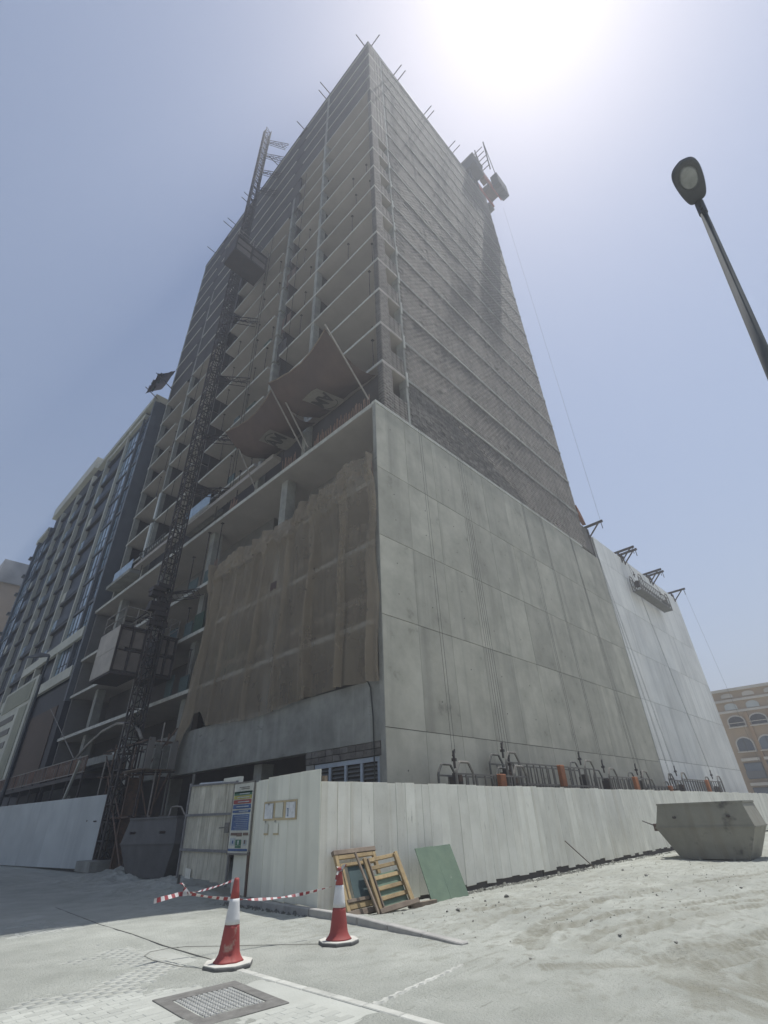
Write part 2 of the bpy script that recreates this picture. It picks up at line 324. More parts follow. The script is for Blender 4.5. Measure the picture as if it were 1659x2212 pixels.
# paved road: pavers of the foreground laid one by one, buried in dust
road = G().box(-40, -20, -.03, 4.68, 60, -.0045).build('paved_road', 'paver'); tag(road, kind='structure')
pv = [G().box(-.097, -.048, -.02, .097, .048, 0).mesh('paver', 'paver', bevel=.006)]
cand = []
for i in range(int(7.6/.2)):
    for j in range(int(13/.1)):
        x = -2.95+i*.2+(.1 if j % 2 else 0); y = 3.2+j*.1
        if x > 4.58 or (3.28 < x < 4.45 and 5.62 < y < 7.12): continue
        d = math.hypot(x, y)
        if x < .05*y or d > 15: continue
        cand.append((d, x, y))
cand.sort(); 
vis = [c for c in cand if c[0] > 5.6 and c[1]/c[2] > .28]
near = vis[:300]; far = vis[300:]
for d, x, y in near:
    inst(pv[0], 'paver', road, (x, y, U(-.0025, .0015)), (U(-.008, .012), U(-.012, .012), U(-.015, .015)))
B = [(x-.097, y-.048, -.03, x+.097, y+.048, U(-.0025, .0015)) for d, x, y in far]
tag(raw('paver_field', *boxes(B), 'paver', road), kind='stuff')
# flush edging stones and the dust-filled joint beyond them
for k in range(11):
    y0 = 3.0+k*.5
    if y0 > 7.9: break
    G().box(4.69-.004*k, y0+.006, -.1, 4.80-.004*k, y0+.494, .006+U(-.003, .003)).build('edging_stone', 'edging', road, bevel=.008)
for pts in [((4.80, 8.2), (4.82, 9.8), (4.93, 11.3), (4.97, 13), (5.26, 16.8))]:
    g = G()
    for a, b in zip(pts[:-1], pts[1:]): g.bar((a[0], a[1], -.006), (b[0], b[1], -.006), .014, .018)
    g.build('open_joint', 'crack', road)
g = G(); P = []
for k in range(36):
    t = k/35; x = 4.78+1.8*t; y = 4.95+.2*t+.015*math.sin(k*1.7); w = .035+.012*math.sin(k*2.3)
    P.append([(x, y-w, -.015), (x, y-w*.4, .006+U(0, .008)), (x, y+w*.4, .006+U(0, .008)), (x, y+w, -.015)])
tag(g.grid(P).build('mortar_strip', 'edging', road))
# raised kerb from the hoarding corner towards the viewer
kr = G().box(7.4, 5.7, -.3, 7.5, 5.71, -.29).build('kerb', 'kerb'); tag(kr, kind='structure')
KP = [(7.47, 5.83), (7.56, 6.7), (7.65, 7.55), (7.74, 8.4), (7.82, 9.25), (7.88, 10.0), (7.92, 10.9), (7.97, 11.8), (8.02, 12.7), (8.07, 13.6)]
for k in range(len(KP)-1):
    a = Vector((*KP[k], 0)); b = Vector((*KP[k+1], 0)); d = (b-a).normalized()*.008; n_ = Vector((d.y, -d.x, 0)).normalized()
    h0 = .02+.095*min(1, k/3); h1 = .02+.095*min(1, (k+1)/3)
    P = [a+d, b-d, b-d+n_*.15, a+d+n_*.15]
    G().hexa([(p.x, p.y, -.2) for p in P]+[(p.x, p.y, (h0, h1, h1, h0)[i]+U(-.004, .004)) for i, p in enumerate(P)]).build('kerb_stone', 'kerb', kr, bevel=.012)
# ================================================================= TOWER
TW = thing('unfinished_tower', (13, 12, 0), 'tall grey concrete tower under construction with open floors and bare block side wall', 'building')
H0, DH, NF = 22.35, 3.235, 17            # soffit levels of the tower floors
LV = [H0+DH*k for k in range(NF)]
ROOF = LV[-1]+.2
def slab_poly(k):
    flush = k >= 11
    n = 15.2 if not flush else 13.25
    e = 12.0
    return [(13, e), (36, e), (36, 34), (30, 48.3), (13, 48.3), (13, 42.9), (n, 42.9), (n, 41.5), (13, 41.5), (13, 35.2), (n, 35.2), (n, 33.4), (13, 33.4), (13, 24.4), (n, 24.4), (n, 22.85), (13, 22.85)][::1]
for k, z in enumerate(LV):
    G().prism(slab_poly(k), z, z+.2).build('floor_slab', 'soffit', TW)
    for y0, y1 in ((12.0, 22.84), (24.42, 33.38), (35.22, 41.48), (42.92, 48.28)): G().box(12.985, y0, z+.012, 12.999, y1, z+.19).build('slab_edge', 'edging', TW)
    # rim of the slab on the block-walled side: a band a little proud of the blocks
    G().box(15.0, 11.975, z-.05, 36, 11.999, z+.17).build('slab_band', 'concrete', TW)
    if k in (0, 1, 2, 4, 5, 7, 9, 11, 12):
        a = U(16, 22); G().box(a, 11.955, z+.02, a+U(4, 8), 11.974, z+.12).build('edge_strip', 'edging', TW)
    if k < 9:
        G().box(14.85, 11.93, z-.55, 14.99, 11.972, z+.55).build('cover_strip', 'edging', TW)
# block side wall (normal -y)
ZB0 = [19.05]+[z+.2 for z in LV[:-1]]; ZB1 = list(LV)
small = []
for k in range(NF):
    z0, z1 = ZB0[k], ZB1[k]; rows = int((z1-z0)/.205); rh = (z1-z0)/rows
    for r in range(rows):
        x = 15.0+(.2 if r % 2 else 0)
        while x < 35.9:
            pr = U(.0, .014)+(U(.008, .022) if random.random() < .16 else 0)
            if random.random() > .02:
                small.append((k, r, x, (x+.006, 12.03-pr, z0+r*rh+.006, min(x+.392, 35.99), 12.2, z0+(r+1)*rh-.007)))
            x += .4
small.sort(key=lambda q: (q[2]-12)**2*.6+(q[3][2]-1.6)**2)
bme = G().box(0, 0, 0, .386, .17, .19).mesh('concrete_block', 'block')
for q in small[:290]:
    b = q[3]; inst(bme, 'concrete_block', TW, (b[0], b[1], b[2]), None, ((b[3]-b[0])/.386, 1, (b[5]-b[2])/.19))
tag(raw('block_wall', *boxes([q[3] for q in small[290:]]), 'block', TW), kind='stuff')
G().box(15.0, 12.045, 19.0, 35.98, 12.25, ROOF).build('mortar_backing', 'mortar', TW)
# corner pier, parapets and reveals of the corner openings
for k in range(NF):
    z0, z1 = ZB0[k], ZB1[k]
    B = []; rows = int((z1-z0)/.205); rh = (z1-z0)/rows
    x1 = 13.75
    for r in range(rows):
        x = 13.02+(.2 if r % 2 else 0)
        if r % 2: B.append((13.02, 12.02-U(0, .015), z0+r*rh+.006, 13.21, 12.4, z0+(r+1)*rh-.007))
        while x < x1-.02: B.append((x+.006, 12.02-U(0, .02), z0+r*rh+.006, min(x+.392, x1), 12.4, z0+(r+1)*rh-.007)); x += .4
        if r < rows*(.42 if k < 10 else .99):
            x = 13.76
            while x < 14.8: B.append((x+.006, 12.03-U(0, .015), z0+r*rh+.006, min(x+.392, 14.83), 12.2, z0+(r+1)*rh-.007)); x += .4
    tag(raw('corner_pier', *boxes(B), 'block', TW), kind='stuff')
    G().box(14.83, 12.0, z0, 15.0, 12.5, z1).build('door_jamb', 'concrete', TW)
# inner walls seen through the open bays of the street side
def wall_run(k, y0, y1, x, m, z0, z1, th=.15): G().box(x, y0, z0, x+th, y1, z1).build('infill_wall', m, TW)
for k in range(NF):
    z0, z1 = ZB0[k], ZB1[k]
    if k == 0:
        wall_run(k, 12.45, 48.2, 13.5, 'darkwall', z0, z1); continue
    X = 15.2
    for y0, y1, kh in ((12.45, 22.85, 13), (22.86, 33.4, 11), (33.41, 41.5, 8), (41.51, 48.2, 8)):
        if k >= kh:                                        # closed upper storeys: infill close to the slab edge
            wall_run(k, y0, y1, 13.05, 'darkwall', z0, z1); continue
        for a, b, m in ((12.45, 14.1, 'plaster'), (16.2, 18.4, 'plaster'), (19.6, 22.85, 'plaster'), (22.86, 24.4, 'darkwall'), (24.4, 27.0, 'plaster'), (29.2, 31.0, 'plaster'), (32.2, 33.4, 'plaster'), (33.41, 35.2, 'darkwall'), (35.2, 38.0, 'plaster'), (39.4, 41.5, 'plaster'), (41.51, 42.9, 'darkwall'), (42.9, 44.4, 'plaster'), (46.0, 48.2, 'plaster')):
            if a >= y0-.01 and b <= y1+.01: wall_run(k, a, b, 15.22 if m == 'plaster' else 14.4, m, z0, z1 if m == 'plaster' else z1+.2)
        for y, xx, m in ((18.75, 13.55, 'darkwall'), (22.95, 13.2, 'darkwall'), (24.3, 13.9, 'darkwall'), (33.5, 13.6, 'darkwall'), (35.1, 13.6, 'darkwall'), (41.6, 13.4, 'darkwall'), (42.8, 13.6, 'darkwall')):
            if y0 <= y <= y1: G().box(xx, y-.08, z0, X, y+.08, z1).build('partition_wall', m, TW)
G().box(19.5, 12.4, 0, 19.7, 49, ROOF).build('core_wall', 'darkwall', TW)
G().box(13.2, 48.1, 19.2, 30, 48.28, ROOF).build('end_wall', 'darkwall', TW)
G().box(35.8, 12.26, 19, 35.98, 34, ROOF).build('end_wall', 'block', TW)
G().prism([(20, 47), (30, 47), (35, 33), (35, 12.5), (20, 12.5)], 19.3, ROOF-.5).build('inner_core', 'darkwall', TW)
for y, zt, xx in ((18.75, ROOF, 13.02), (23.75, 58, 13.02), (41.75, 62, 13.02), (48.0, ROOF, 13.02)):
    for k in range(NF):
        if ZB1[k] > zt: break
        G().box(xx, y-.17, ZB0[k], xx+.5, y+.17, ZB1[k]).build('column', 'concrete', TW)
# parapet on the roof
G().box(13.0, 12.0, ROOF+.001, 36, 12.15, ROOF+.75).build('parapet', 'block', TW)
G().box(13.0, 12.16, ROOF+.001, 13.15, 48.3, ROOF+.75).build('parapet', 'darkwall', TW)
G().box(18, 11.97, ROOF+.55, 31, 11.995, ROOF+.75).build('coping_strip', 'steel_galv', TW)
for y in (19.3, 18.6, 23.6, 29.2, 35.2, 36.0, 39.8, 40.6, 45.6, 12.6):
    G().tube([(13.4, y, ROOF+.85), (11.9-U(0, .4), y, ROOF+.95)], .055, 6).build('outrigger_pole', 'steel_dark', TW)
for x in (13.6, 17.2, 17.9, 22.6, 23.2, 27.6, 28.4):
    G().tube([(x, 12.4, ROOF+.85), (x, 11.05-U(0, .3), ROOF+.95)], .055, 6).build('outrigger_pole', 'steel_dark', TW)
# screens, dark hanging sheets and doors leaning inside the open bays
for y, k, m, w, h in ((25.0, 5, 'green_mesh', 1.0, .9), (26.4, 4, 'teal_mesh', 1.1, .8), (25.4, 6, 'darkwall', 1.3, 1.0), (26.2, 3, 'green_mesh', 1.3, 1.0), (27.4, 2, 'green_mesh', 1.0, .9), (24.9, 7, 'teal_mesh', .9, .8), (27.5, 1, 'teal_mesh', 1.0, 1.0), (28.3, 3, 'teal_mesh', .8, .8), (22.2, 7, 'steel_rust', 1.5, 1.9), (22.3, 5, 'steel_rust', 1.2, 2.0), (22.4, 4, 'darkwall', 1.2, 2.0), (22.3, 8, 'darkwall', 1.2, 1.2)):
    z = ZB0[k]; G().box(13.12+U(0, .2), y, z+.01, 13.2+U(.05, .2), y+w, z+h).build('screen', m, TW)
# steel props with head plates between the slabs
for k in range(1, 9):
    for y in (12.9, 14.9, 20.6, 25.6, 27.9, 31.2, 37.5, 44.0):
        if random.random() < .72:
            z0, z1 = ZB0[k], ZB1[k]; yy = y+U(-.5, .5); x = 13.15+U(0, .5); top = z1-.03
            g = G().tube([(x, yy, z0), (x, yy, z0+1.7)], .03, 6).tube([(x, yy, z0+1.7), (x, yy, top)], .022, 6)
            g.box(x-.08, yy-.08, top, x+.08, yy+.08, top+.02); g.box(x-.07, yy-.07, z0, x+.07, yy+.07, z0+.015); g.build('steel_prop', 'steel_dark', TW)
# vertical drop lines, bundled boards and pipes that clutter the open bays
for y, z0, z1 in ((26.9, 20, 58), (27.3, 20, 52), (38.7, 20, 48), (21.6, 24, 60)): G().tube([(12.93, y, z0), (12.93, y+.1, z1)], .022, 5).build('drop_line', 'cable', TW)
for k in range(1, 9):
    z = ZB0[k]
    for q in range(5):
        y = random.choice([U(13, 18), U(19.2, 22), U(24.8, 32.5), U(35.6, 41), U(43.2, 47.5)]); w = U(.4, 1.4)
        if random.random() < .5:
            g = G()
            for j in range(random.randint(2, 5)): g.box(13.15+U(0, .1), y+U(0, .15), z+.01+j*.07, 13.6+U(0, .3), y+w+U(0, .2), z+.07+j*.07)
            g.build('board_bundle', random.choice(['wood_grey', 'wood_yellow', 'cage_panel', 'plaster']), TW)
        else: G().tube([(13.2+U(0, .4), y, z+.02), (13.6+U(0, 1), y+U(-.8, .8), z+U(1.2, 2.8))], U(.03, .06), 6).build('leaning_pipe', random.choice(['steel_dark', 'pipe', 'steel_rust']), TW)
# ---- podium
PD = [3.72, 8.0, 11.35, 14.45]
G().prism([(12.35, 12.25), (37.75, 12.25), (37.75, 49.5), (12.35, 49.5)], 18.72, 19.0).build('podium_roof_slab', 'soffit', TW)
for z in PD[1:]: G().prism([(12.37, 12.25), (37.7, 12.25), (37.7, 49.5), (12.37, 49.5)], z-.22, z).build('podium_slab', 'soffit', TW)
for z in PD[1:]: G().box(12.35, 12.3, z-.215, 12.368, 49.45, z-.005).build('slab_edge', 'edging', TW)
G().box(12.33, 12.26, 18.74, 12.348, 49.45, 18.98).build('slab_edge', 'edging', TW)
G().box(12.35, 12.22, 3.78, 12.75, 33.5, 5.74).build('edge_beam', 'concrete', TW)
G().box(12.35, 33.5, 5.3, 12.6, 49.4, 5.75).build('edge_beam', 'concrete', TW)
G().box(18.0, 12.3, 0, 18.2, 49.4, 18.6).build('podium_inner_wall', 'darkwall', TW)
G().box(12.5, 49.2, 0, 20, 49.45, 18.6).build('podium_end_wall', 'plaster', TW)
for y in (20.2, 28.6, 36.8, 44.6):
    for z0, z1 in ((0, 3.75), (5.76, 7.77), (8.01, 11.1), (11.36, 14.2), (14.46, 18.7)):
        G().box(12.9, y-.3, z0, 13.5, y+.3, z1).build('column', 'concrete', TW)
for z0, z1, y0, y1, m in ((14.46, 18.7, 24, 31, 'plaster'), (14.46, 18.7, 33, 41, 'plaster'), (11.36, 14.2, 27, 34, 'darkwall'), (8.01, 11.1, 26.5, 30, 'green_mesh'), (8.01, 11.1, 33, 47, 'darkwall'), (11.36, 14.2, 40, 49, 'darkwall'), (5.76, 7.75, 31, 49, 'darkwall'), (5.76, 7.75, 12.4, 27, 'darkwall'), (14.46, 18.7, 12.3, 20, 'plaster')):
    G().box(15.0+U(-.3, .3), y0, z0, 15.25+U(.1, .3), y1, z1).build('infill_wall', m, TW)  # dark walls of the lower floors carry the interior shade in their colour
# green mesh guard screens on podium floor edges
for y, z in ((27.0, 11.36), (28.4, 11.36), (30.3, 11.36), (27.6, 8.01), (29.6, 8.01), (27.1, 14.46), (28.8, 14.46)):
    G().box(12.5, y, z, 12.56, y+U(.8, 1.2), z+U(.9, 1.3)).build('guard_screen', random.choice(['green_mesh', 'teal_mesh']), TW)
for y, z0, z1 in ((26.9, 14.46, 18.7), (28.6, 14.46, 18.7), (30.4, 14.46, 17.5), (27.3, 11.36, 14.2), (29.5, 11.36, 13.5), (28.2, 8.01, 10.5), (25.5, 19.2, 22.3), (28.2, 19.2, 22.3), (20.3, 19.2, 22.3), (40.8, 19.2, 22.3)):
    g = G().tube([(12.65, y, z0), (12.65, y, z1-.02)], .03, 6); g.box(12.56, y-.1, z1-.03, 12.74, y+.1, z1-.005); g.build('steel_prop', 'steel_dark', TW)
# rebar starters sticking up from the podium edge
for y0, y1, n in ((12.5, 17.0, 34), (18.6, 20.0, 8), (25.0, 25.9, 8)):
    for i in range(n):
        y = y0+(y1-y0)*i/n+U(-.02, .02); h = U(.5, .9)
        G().tube([(12.42, y, 18.99), (12.42+U(-.06, .06), y+U(-.06, .06), 18.99+h)], .024, 5).build('rebar', 'rebar', TW)
for y in (12.3, 12.45, 12.6, 14.2, 14.35, 26.0, 26.15, 26.3):
    G().tube([(12.36, y, 14.4), (12.3, y+.03, 15.6)], .02, 5).build('rebar', 'rebar', TW)
# concrete panels of the side wall, joints recessed
JZ = [0, 4.16, 8.05, 11.45, 14.95, 18.84]
JX = [12.35, 14.4, 16.55, 18.85, 21.25, 23.6, 25.85, 28.55, 30.7, 32.85, 35.2, 37.76]
for r in range(5):
    for c in range(len(JX)-1):
        dy = U(0, .006)
        G().box(JX[c]+.007, 12.0-dy, JZ[r]+.012, JX[c+1]-.007, 12.18, JZ[r+1]-.012).build('concrete_panel', 'panel', TW)
for c in range(7):
    for r in range(5):
        for q in (.3, .7):
            if random.random() < .8:
                x = JX[c]+(JX[c+1]-JX[c])*(.5+U(-.03, .03)); z = JZ[r]+(JZ[r+1]-JZ[r])*q+U(-.05, .05)
                G().tube([(x, 11.991, z), (x, 12.02, z)], .028, 8).build('tie_hole', 'seam', TW)
G().box(12.36, 12.03, 0, 37.74, 12.22, 18.84).build('panel_backing', 'seam', TW)
G().box(12.33, 11.965, 18.85, 34.8, 12.24, 19.03).build('ledge', 'edging', TW)
G().box(12.33, 12.0, .0, 12.349, 12.2, 18.83).build('corner_strip', 'concrete', TW)
JX2 = [37.78, 40.2, 43.2, 46.9, 51.0, 54.7, 58.7]; JZ2 = [0, 4.3, 8.1, 11.7, 15.3, 18.85, 20.95]
for r in range(6):
    for c in range(6):
        G().box(JX2[c]+.008, 11.97-U(0, .005), JZ2[r]+.014, JX2[c+1]-.008, 12.15, JZ2[r+1]-.014).build('white_panel', 'panel_white', TW)
G().box(37.79, 12.0, 0, 58.68, 12.4, 20.9).build('panel_backing', 'seam', TW)
G().box(37.79, 12.41, 0, 58.69, 48, 20.5).build('podium_wing', 'concrete', TW)
G().box(36.0, 12.15, 19.0, 37.77, 14, 21.0).build('stair_upstand', 'darkwall', TW)
G().box(35.99, 12.02, 19.05, 37.0, 12.14, 21.4).build('stair_upstand', 'block', TW)
# ground storey of the street side: block courses and louvred doors beside the corner
B = []
for r, z in enumerate((3.36, 3.57)):
    x = 12.26
    while x < 16.15: B.append((12.36+U(0, .015), x+.008, z+.006, 12.6, min(x+.39, 16.2), z+.196)); x += .4
for b in B: G().box(b[0], b[1], b[2], b[3], b[4], b[5]).build('concrete_block', 'block', TW)
G().box(12.40, 12.23, 0, 12.75, 12.36, 3.35).build('door_jamb', 'concrete', TW); G().box(12.40, 15.75, 0, 12.75, 16.2, 3.35).build('door_jamb', 'concrete', TW)
LD = G(); 
for y in (12.4, 13.22, 14.02, 14.85, 15.62): LD.box(12.45, y, .9, 12.52, y+.11, 3.33)
LD.box(12.44, 12.4, 3.2, 12.53, 15.73, 3.34); LD.box(12.44, 12.4, .8, 12.53, 15.73, .9)
LDo = LD.build('louvre_door', 'louvre_frame', TW)
for y0 in (12.51, 13.33, 14.13, 14.96):
    for i in range(18):
        z = .96+i*.125
        G().hexa([(12.47, y0+.01, z), (12.58, y0+.01, z+.07), (12.58, y0+.65, z+.07), (12.47, y0+.65, z), (12.47, y0+.01, z+.02), (12.58, y0+.01, z+.09), (12.58, y0+.65, z+.09), (12.47, y0+.65, z+.02)]).build('slat', 'louvre_slat', LDo)
G().box(12.6, 12.37, .7, 12.66, 15.74, 3.35).build('louvre_backing', 'darkwall', TW)
# glazed balcony mock-ups and white uprights on the left bays
for y0, y1, x, z, h in ((29.5, 33.4, 12.6, 21.2, 1.3), (43.2, 47.6, 12.55, 21.0, 1.2)):
    w = (y1-y0)/3
    for i in range(3): G().box(x, y0+i*w+.02, z, x+.03, y0+(i+1)*w-.02, z+h).build('glass_balustrade', 'glass_blue', TW)
    G().box(x-.25, y0-.5, z-.35, 13.6, y1+.5, z-.02).build('balcony_slab', 'concrete', TW)
for y, z0, z1 in ((42.0, 21.3, 25.5), (41.6, 25.8, 28.7)): G().box(12.85, y-.2, z0, 12.99, y+.2, z1).build('upright', 'hoard_white', TW)
G().box(12.38, 21, 20.7, 12.98, 42, 21.0).build('transfer_slab', 'soffit', TW)
g = G()
for y in np.arange(36.5, 41.4, .45): g.bar((12.45, y, 21.05), (12.45, y+.4, 21.9), .04); g.bar((12.45, y+.4, 21.05), (12.45, y, 21.9), .04)
g.bar((12.45, 36.4, 21.95), (12.45, 41.6, 21.95), .05); g.build('guard_lattice', 'steel_galv', TW)
# hanging cable on the corner of the beam
tag(G().tube([(12.3, 13.3, 5.9), (12.28, 12.9, 6.0), (12.28, 12.6, 5.5), (12.28, 12.5, 4.5), (12.28, 12.48, 3), (12.29, 12.47, 1.5)], .025, 6).build('hanging_cable', 'cable', loc=(12.28, 12.5, 1.5)), 'black cable looping down the concrete beam at the building corner', 'cable')
G().box(12.0, 12.0, .01, 12.01, 12.01, .02)
# ================================================================= DEBRIS NET over the podium floors
P = []
NY, NZ = 420, 110
rg = np.random.default_rng(11); ph = rg.random(40)*6.28
for i in range(NY+1):
    u = i/NY; row = []
    for j in range(NZ+1):
        v = j/NZ                                            # 0 bottom, 1 top
        yl = 27.0-(27.0-25.7)*v; y = 12.03+(yl-12.03)*u
        zt = 15.35-.75*u+.28*abs(math.sin(u*13+.6))*(1-u*.4)+.25*math.exp(-((u-.08)/.05)**2)
        zb = 5.62+.12*math.sin(u*9)+.75*sstep(.80, .86, u)*(1-sstep(.90, .93, u)); zb = zb-1.7*float(sstep(.925, .96, u))
        z = zb+(zt-zb)*v
        fold = 0
        for q, (c, w, a) in enumerate(((.02, .012, .12), (.14, .012, .2), (.115, .03, .12), (.27, .009, .16), (.285, .02, .08), (.42, .01, .14), (.57, .012, .12), (.66, .02, .1), (.78, .01, .12), (.86, .02, .1), (.93, .02, .2), (.965, .015, .22), (.35, .05, .1))):
            cc = c+.012*math.sin(v*4+ph[q]); fold += 1.7*a*math.exp(-((u-cc)/(w*.75))**2)*(.35+.65*abs(math.sin(v*2.2+ph[q+13])))
        sag = .11*math.sin(math.pi*((v*3.0) % 1.0))*(.6+.4*math.sin(u*21))
        top = math.exp(-((1-v)/.07)**2)*.2*math.sin(u*47+3*math.sin(u*19))+.035*math.sin(u*150+6*math.sin(v*2.6+u*8))*(.35+v*.65)+.025*math.sin(u*260+5*math.sin(v*3.1+u*5))*v
        swag = .14*math.exp(-((v-.90+.05*math.sin(u*11*math.pi)**2)/.022)**2)+.08*math.exp(-((v-.94)/.015)**2)
        tw = float(sstep(.9, 1, u)); y += tw*.25*math.sin(v*6+1)
        row.append((12.26-fold-sag*.7-top-swag-.05, y+.05*math.sin(z*1.3+u*9), z+.05*math.sin(u*40)*v))
    P.append(row)
nt_ = G().grid(P).build('debris_net', 'net', loc=(12.2, 19, 5), smooth=True)
for u0, u1 in ((.0, .03), (.115, .15), (.27, .31), (.42, .45), (.57, .60), (.78, .81), (.90, 1.0)):
    G().grid([[(p[0]-.035-.02*math.sin(i*.7), p[1], p[2]) for p in P[i]] for i in range(int(u0*NY), int(u1*NY)+1)]).build('overlap_strip', 'net', nt_, smooth=True)
G().grid([[(p[0]-.05-.04*math.sin(i*.21+j*.3)**2, p[1], p[2]-.10*abs(math.sin(i*.055))*(1 if j < 9 else 0)) for j, p in enumerate(P[i][int(.89*NZ):])] for i in range(NY+1)]).build('top_hem', 'net', nt_, smooth=True)
for vb in (.315, .63): G().grid([[(p[0]+.03, p[1], p[2]) for p in P[i][int((vb-.018)*NZ):int((vb+.018)*NZ)+1]] for i in range(NY+1)]).build('tie_band', 'net', nt_, smooth=True)
tag(nt_, 'large brown mesh sheet with folds hung over the lower open floors beside the corner', 'net')
for y, z0, z1, h in ((13.2, 8.02, 8.02, .9), (16.8, 8.0, 8.0, .5), (19.0, 11.3, 11.3, .4)):
    G().box(12.18, y, z0, 12.21, y+.5, z0+h).build('net_patch', 'canopy', nt_)

# ================================================================= CATCH CANOPIES with AM patches
def canopy(y0, y1, xo, zo, label, poles, rot, py, seed):
    T = thing('catch_canopy', (13, (y0+y1)/2, 21.5), label, 'canopy', 'brown catch canopies over the podium')
    P = []; n = 28
    for i in range(n+1):
        u = i/n; row = []
        for j in range(19):
            v = j/18                                   # 0 outer tip, 1 wall
            xw, zw = 12.95, 22.0-.9*(1 if y0 > 17.6 else .35)
            x = xo+(xw-xo)*v; z = zo+(zw-zo)*v-1.05*math.sin(math.pi*v)**1.0*(.75+.25*math.sin(u*math.pi))
            x += .35*math.sin(math.pi*u)*(1-v)         # outer edge pulled in between the poles
            z += .10*math.sin(u*9+seed)*math.sin(v*5)-.15*math.sin(math.pi*u)*(1-v)
            z += .05*abs(math.sin(u*17+v*6+seed))
            row.append((x, y0+(y1-y0)*u+.12*math.sin(v*3+seed)*u, z))
        P.append(row)
    G().grid(P).build('sheet', 'canopy', T, smooth=True)
    for f, t in poles: G().tube([f, t], .045, 7).build('pole', 'pipe', T)
    G().tube([P[i][0] for i in range(n+1)], .035, 5).build('edge_rope', 'wood_grey', T)
    G().bar((xo+1.9, y0+.1, P[0][9][2]-.02), (xo+1.9, y1-.1, P[-1][9][2]-.02), .06).build('edge_rope', 'steel_dark', T)
    # patch below the sheet
    i = int((py-y0)/(y1-y0)*n); j = 10; c = Vector(P[i][j]); ey = (Vector(P[i+3][j])-Vector(P[i-3][j])).normalized(); ex = (Vector(P[i][j+3])-Vector(P[i][j-3])).normalized()
    nn = ex.cross(ey).normalized(); nn = nn if nn.z < 0 else -nn
    q = G(); S = .62; rows = []
    for a in range(9):
        rr = []
        for b in range(9):
            s, t = (a/4-1), (b/4-1)
            rr.append(c+ey*s*S*1.0+ex*t*S*1.5+nn*(.09+.03*(s*s+t*t)*math.sin(s*3+t)))
        rows.append(rr)
    q.grid(rows).build('emblem_patch', 'canvas', T)
    me = text_mesh('AM', 'ink', .78)
    X = ey if rot == 0 else -ey; Yv = ex if rot == 0 else -ex
    if X.cross(Yv).dot(nn) < 0: Yv = -Yv
    o = bpy.data.objects.new('emblem_letters', me); COL.objects.link(o); o.parent = T
    M = Matrix((X, Yv*1.5, X.cross(Yv))).transposed().to_4x4(); M.translation = c+nn*.15-ORG[T]-ex*.08; o.matrix_local = M
    # curved stroke of the emblem
    sg = 1 if rot == 0 else -1
    g = G(); pts = [c+nn*.16+ey*(-.5*math.cos(a)+.02)*sg+ex*sg*(.35+.45*math.sin(a)) for a in np.linspace(.15, 2.5, 12)]
    g.tube(pts, .022, 5).build('emblem_stroke', 'ink', T)
    return T
canopy(12.5, 17.3, 9.45, 22.2, 'brown catch canopy nearest the building corner with a pale lettered patch under it', [((12.3, 12.4, 19.3), (9.3, 12.33, 22.3)), ((12.3, 17.2, 19.1), (9.75, 17.2, 22.45))], 0, 15.2, 1)
canopy(17.6, 22.6, 9.85, 22.3, 'brown catch canopy farther from the corner sagging beside the hoist mast', [((12.3, 17.65, 19.1), (9.8, 17.69, 22.3)), ((12.3, 22.5, 19.1), (10.0, 22.5, 22.7))], 1, 19.7, 2.3)

# ================================================================= HOIST
MX, MY = 10.75, 29.3
HM = thing('hoist_mast', (MX, MY, 0), 'dark lattice hoist mast climbing the open street side of the tower', 'hoist mast')
def lattice(g, w, h, r, br):
    c = [(-w, -w), (w, -w), (w, w), (-w, w)]
    for x, y in c: g.bar((x, y, 0), (x, y, h), r)
    for z in (0.02, h/2):
        for i in range(4): g.bar((*c[i], z), (*c[(i+1) % 4], z), br)
    for i in range(4):
        g.bar((*c[i], 0), (*c[(i+1) % 4], h/2), br); g.bar((*c[(i+1) % 4], h/2), (*c[i], h), br)
g = G(); lattice(g, .36, 1.5, .085, .05); g.bar((.36, 0, 0), (.36, 0, 1.5), .05)
sec = g.mesh('mast_section', 'steel_dark')
for k in range(54): inst(sec, 'mast_section', HM, (MX, MY, .4+k*1.5))
G().box(MX-.9, MY-.9, 0, MX+.9, MY+.9, .4).build('mast_base', 'concrete', HM)
for z in (14.0, 22.0, 27.0, 33.5, 41.5, 66, 70.5, 75.0, 79.0):
    g = G(); zt = z+.3
    xe = 13.3 if z > 19 else 12.6
    for s in (-.3, .3):
        g.bar((MX+.36, MY+s*.6, z), (xe, MY-1.2+s*1.2, zt), .06); g.bar((MX+.36, MY+s*.6, z-.5), (xe, MY-1.2+s*1.2, zt-.45), .05)
    for i in range(6):
        a = i/6; b = (i+1)/6; sg = 1 if i % 2 else -1
        pa = Vector((MX+.36, MY, z)).lerp(Vector((xe, MY-1.2, zt)), a); pb = Vector((MX+.36, MY, z)).lerp(Vector((xe, MY-1.2, zt)), b)
        g.bar(pa+Vector((0, .3*sg, 0)), pb+Vector((0, -.3*sg, 0)), .04); g.bar(pa, pb+Vector((0, 0, -.45)), .04)
    g.build('wall_tie', 'steel_dark', HM)
for s in (-.15, .2): G().tube([(MX+s, MY-.45, .5), (MX+s, MY-.45, 60)], .025, 5).build('power_cable', 'cable', HM)
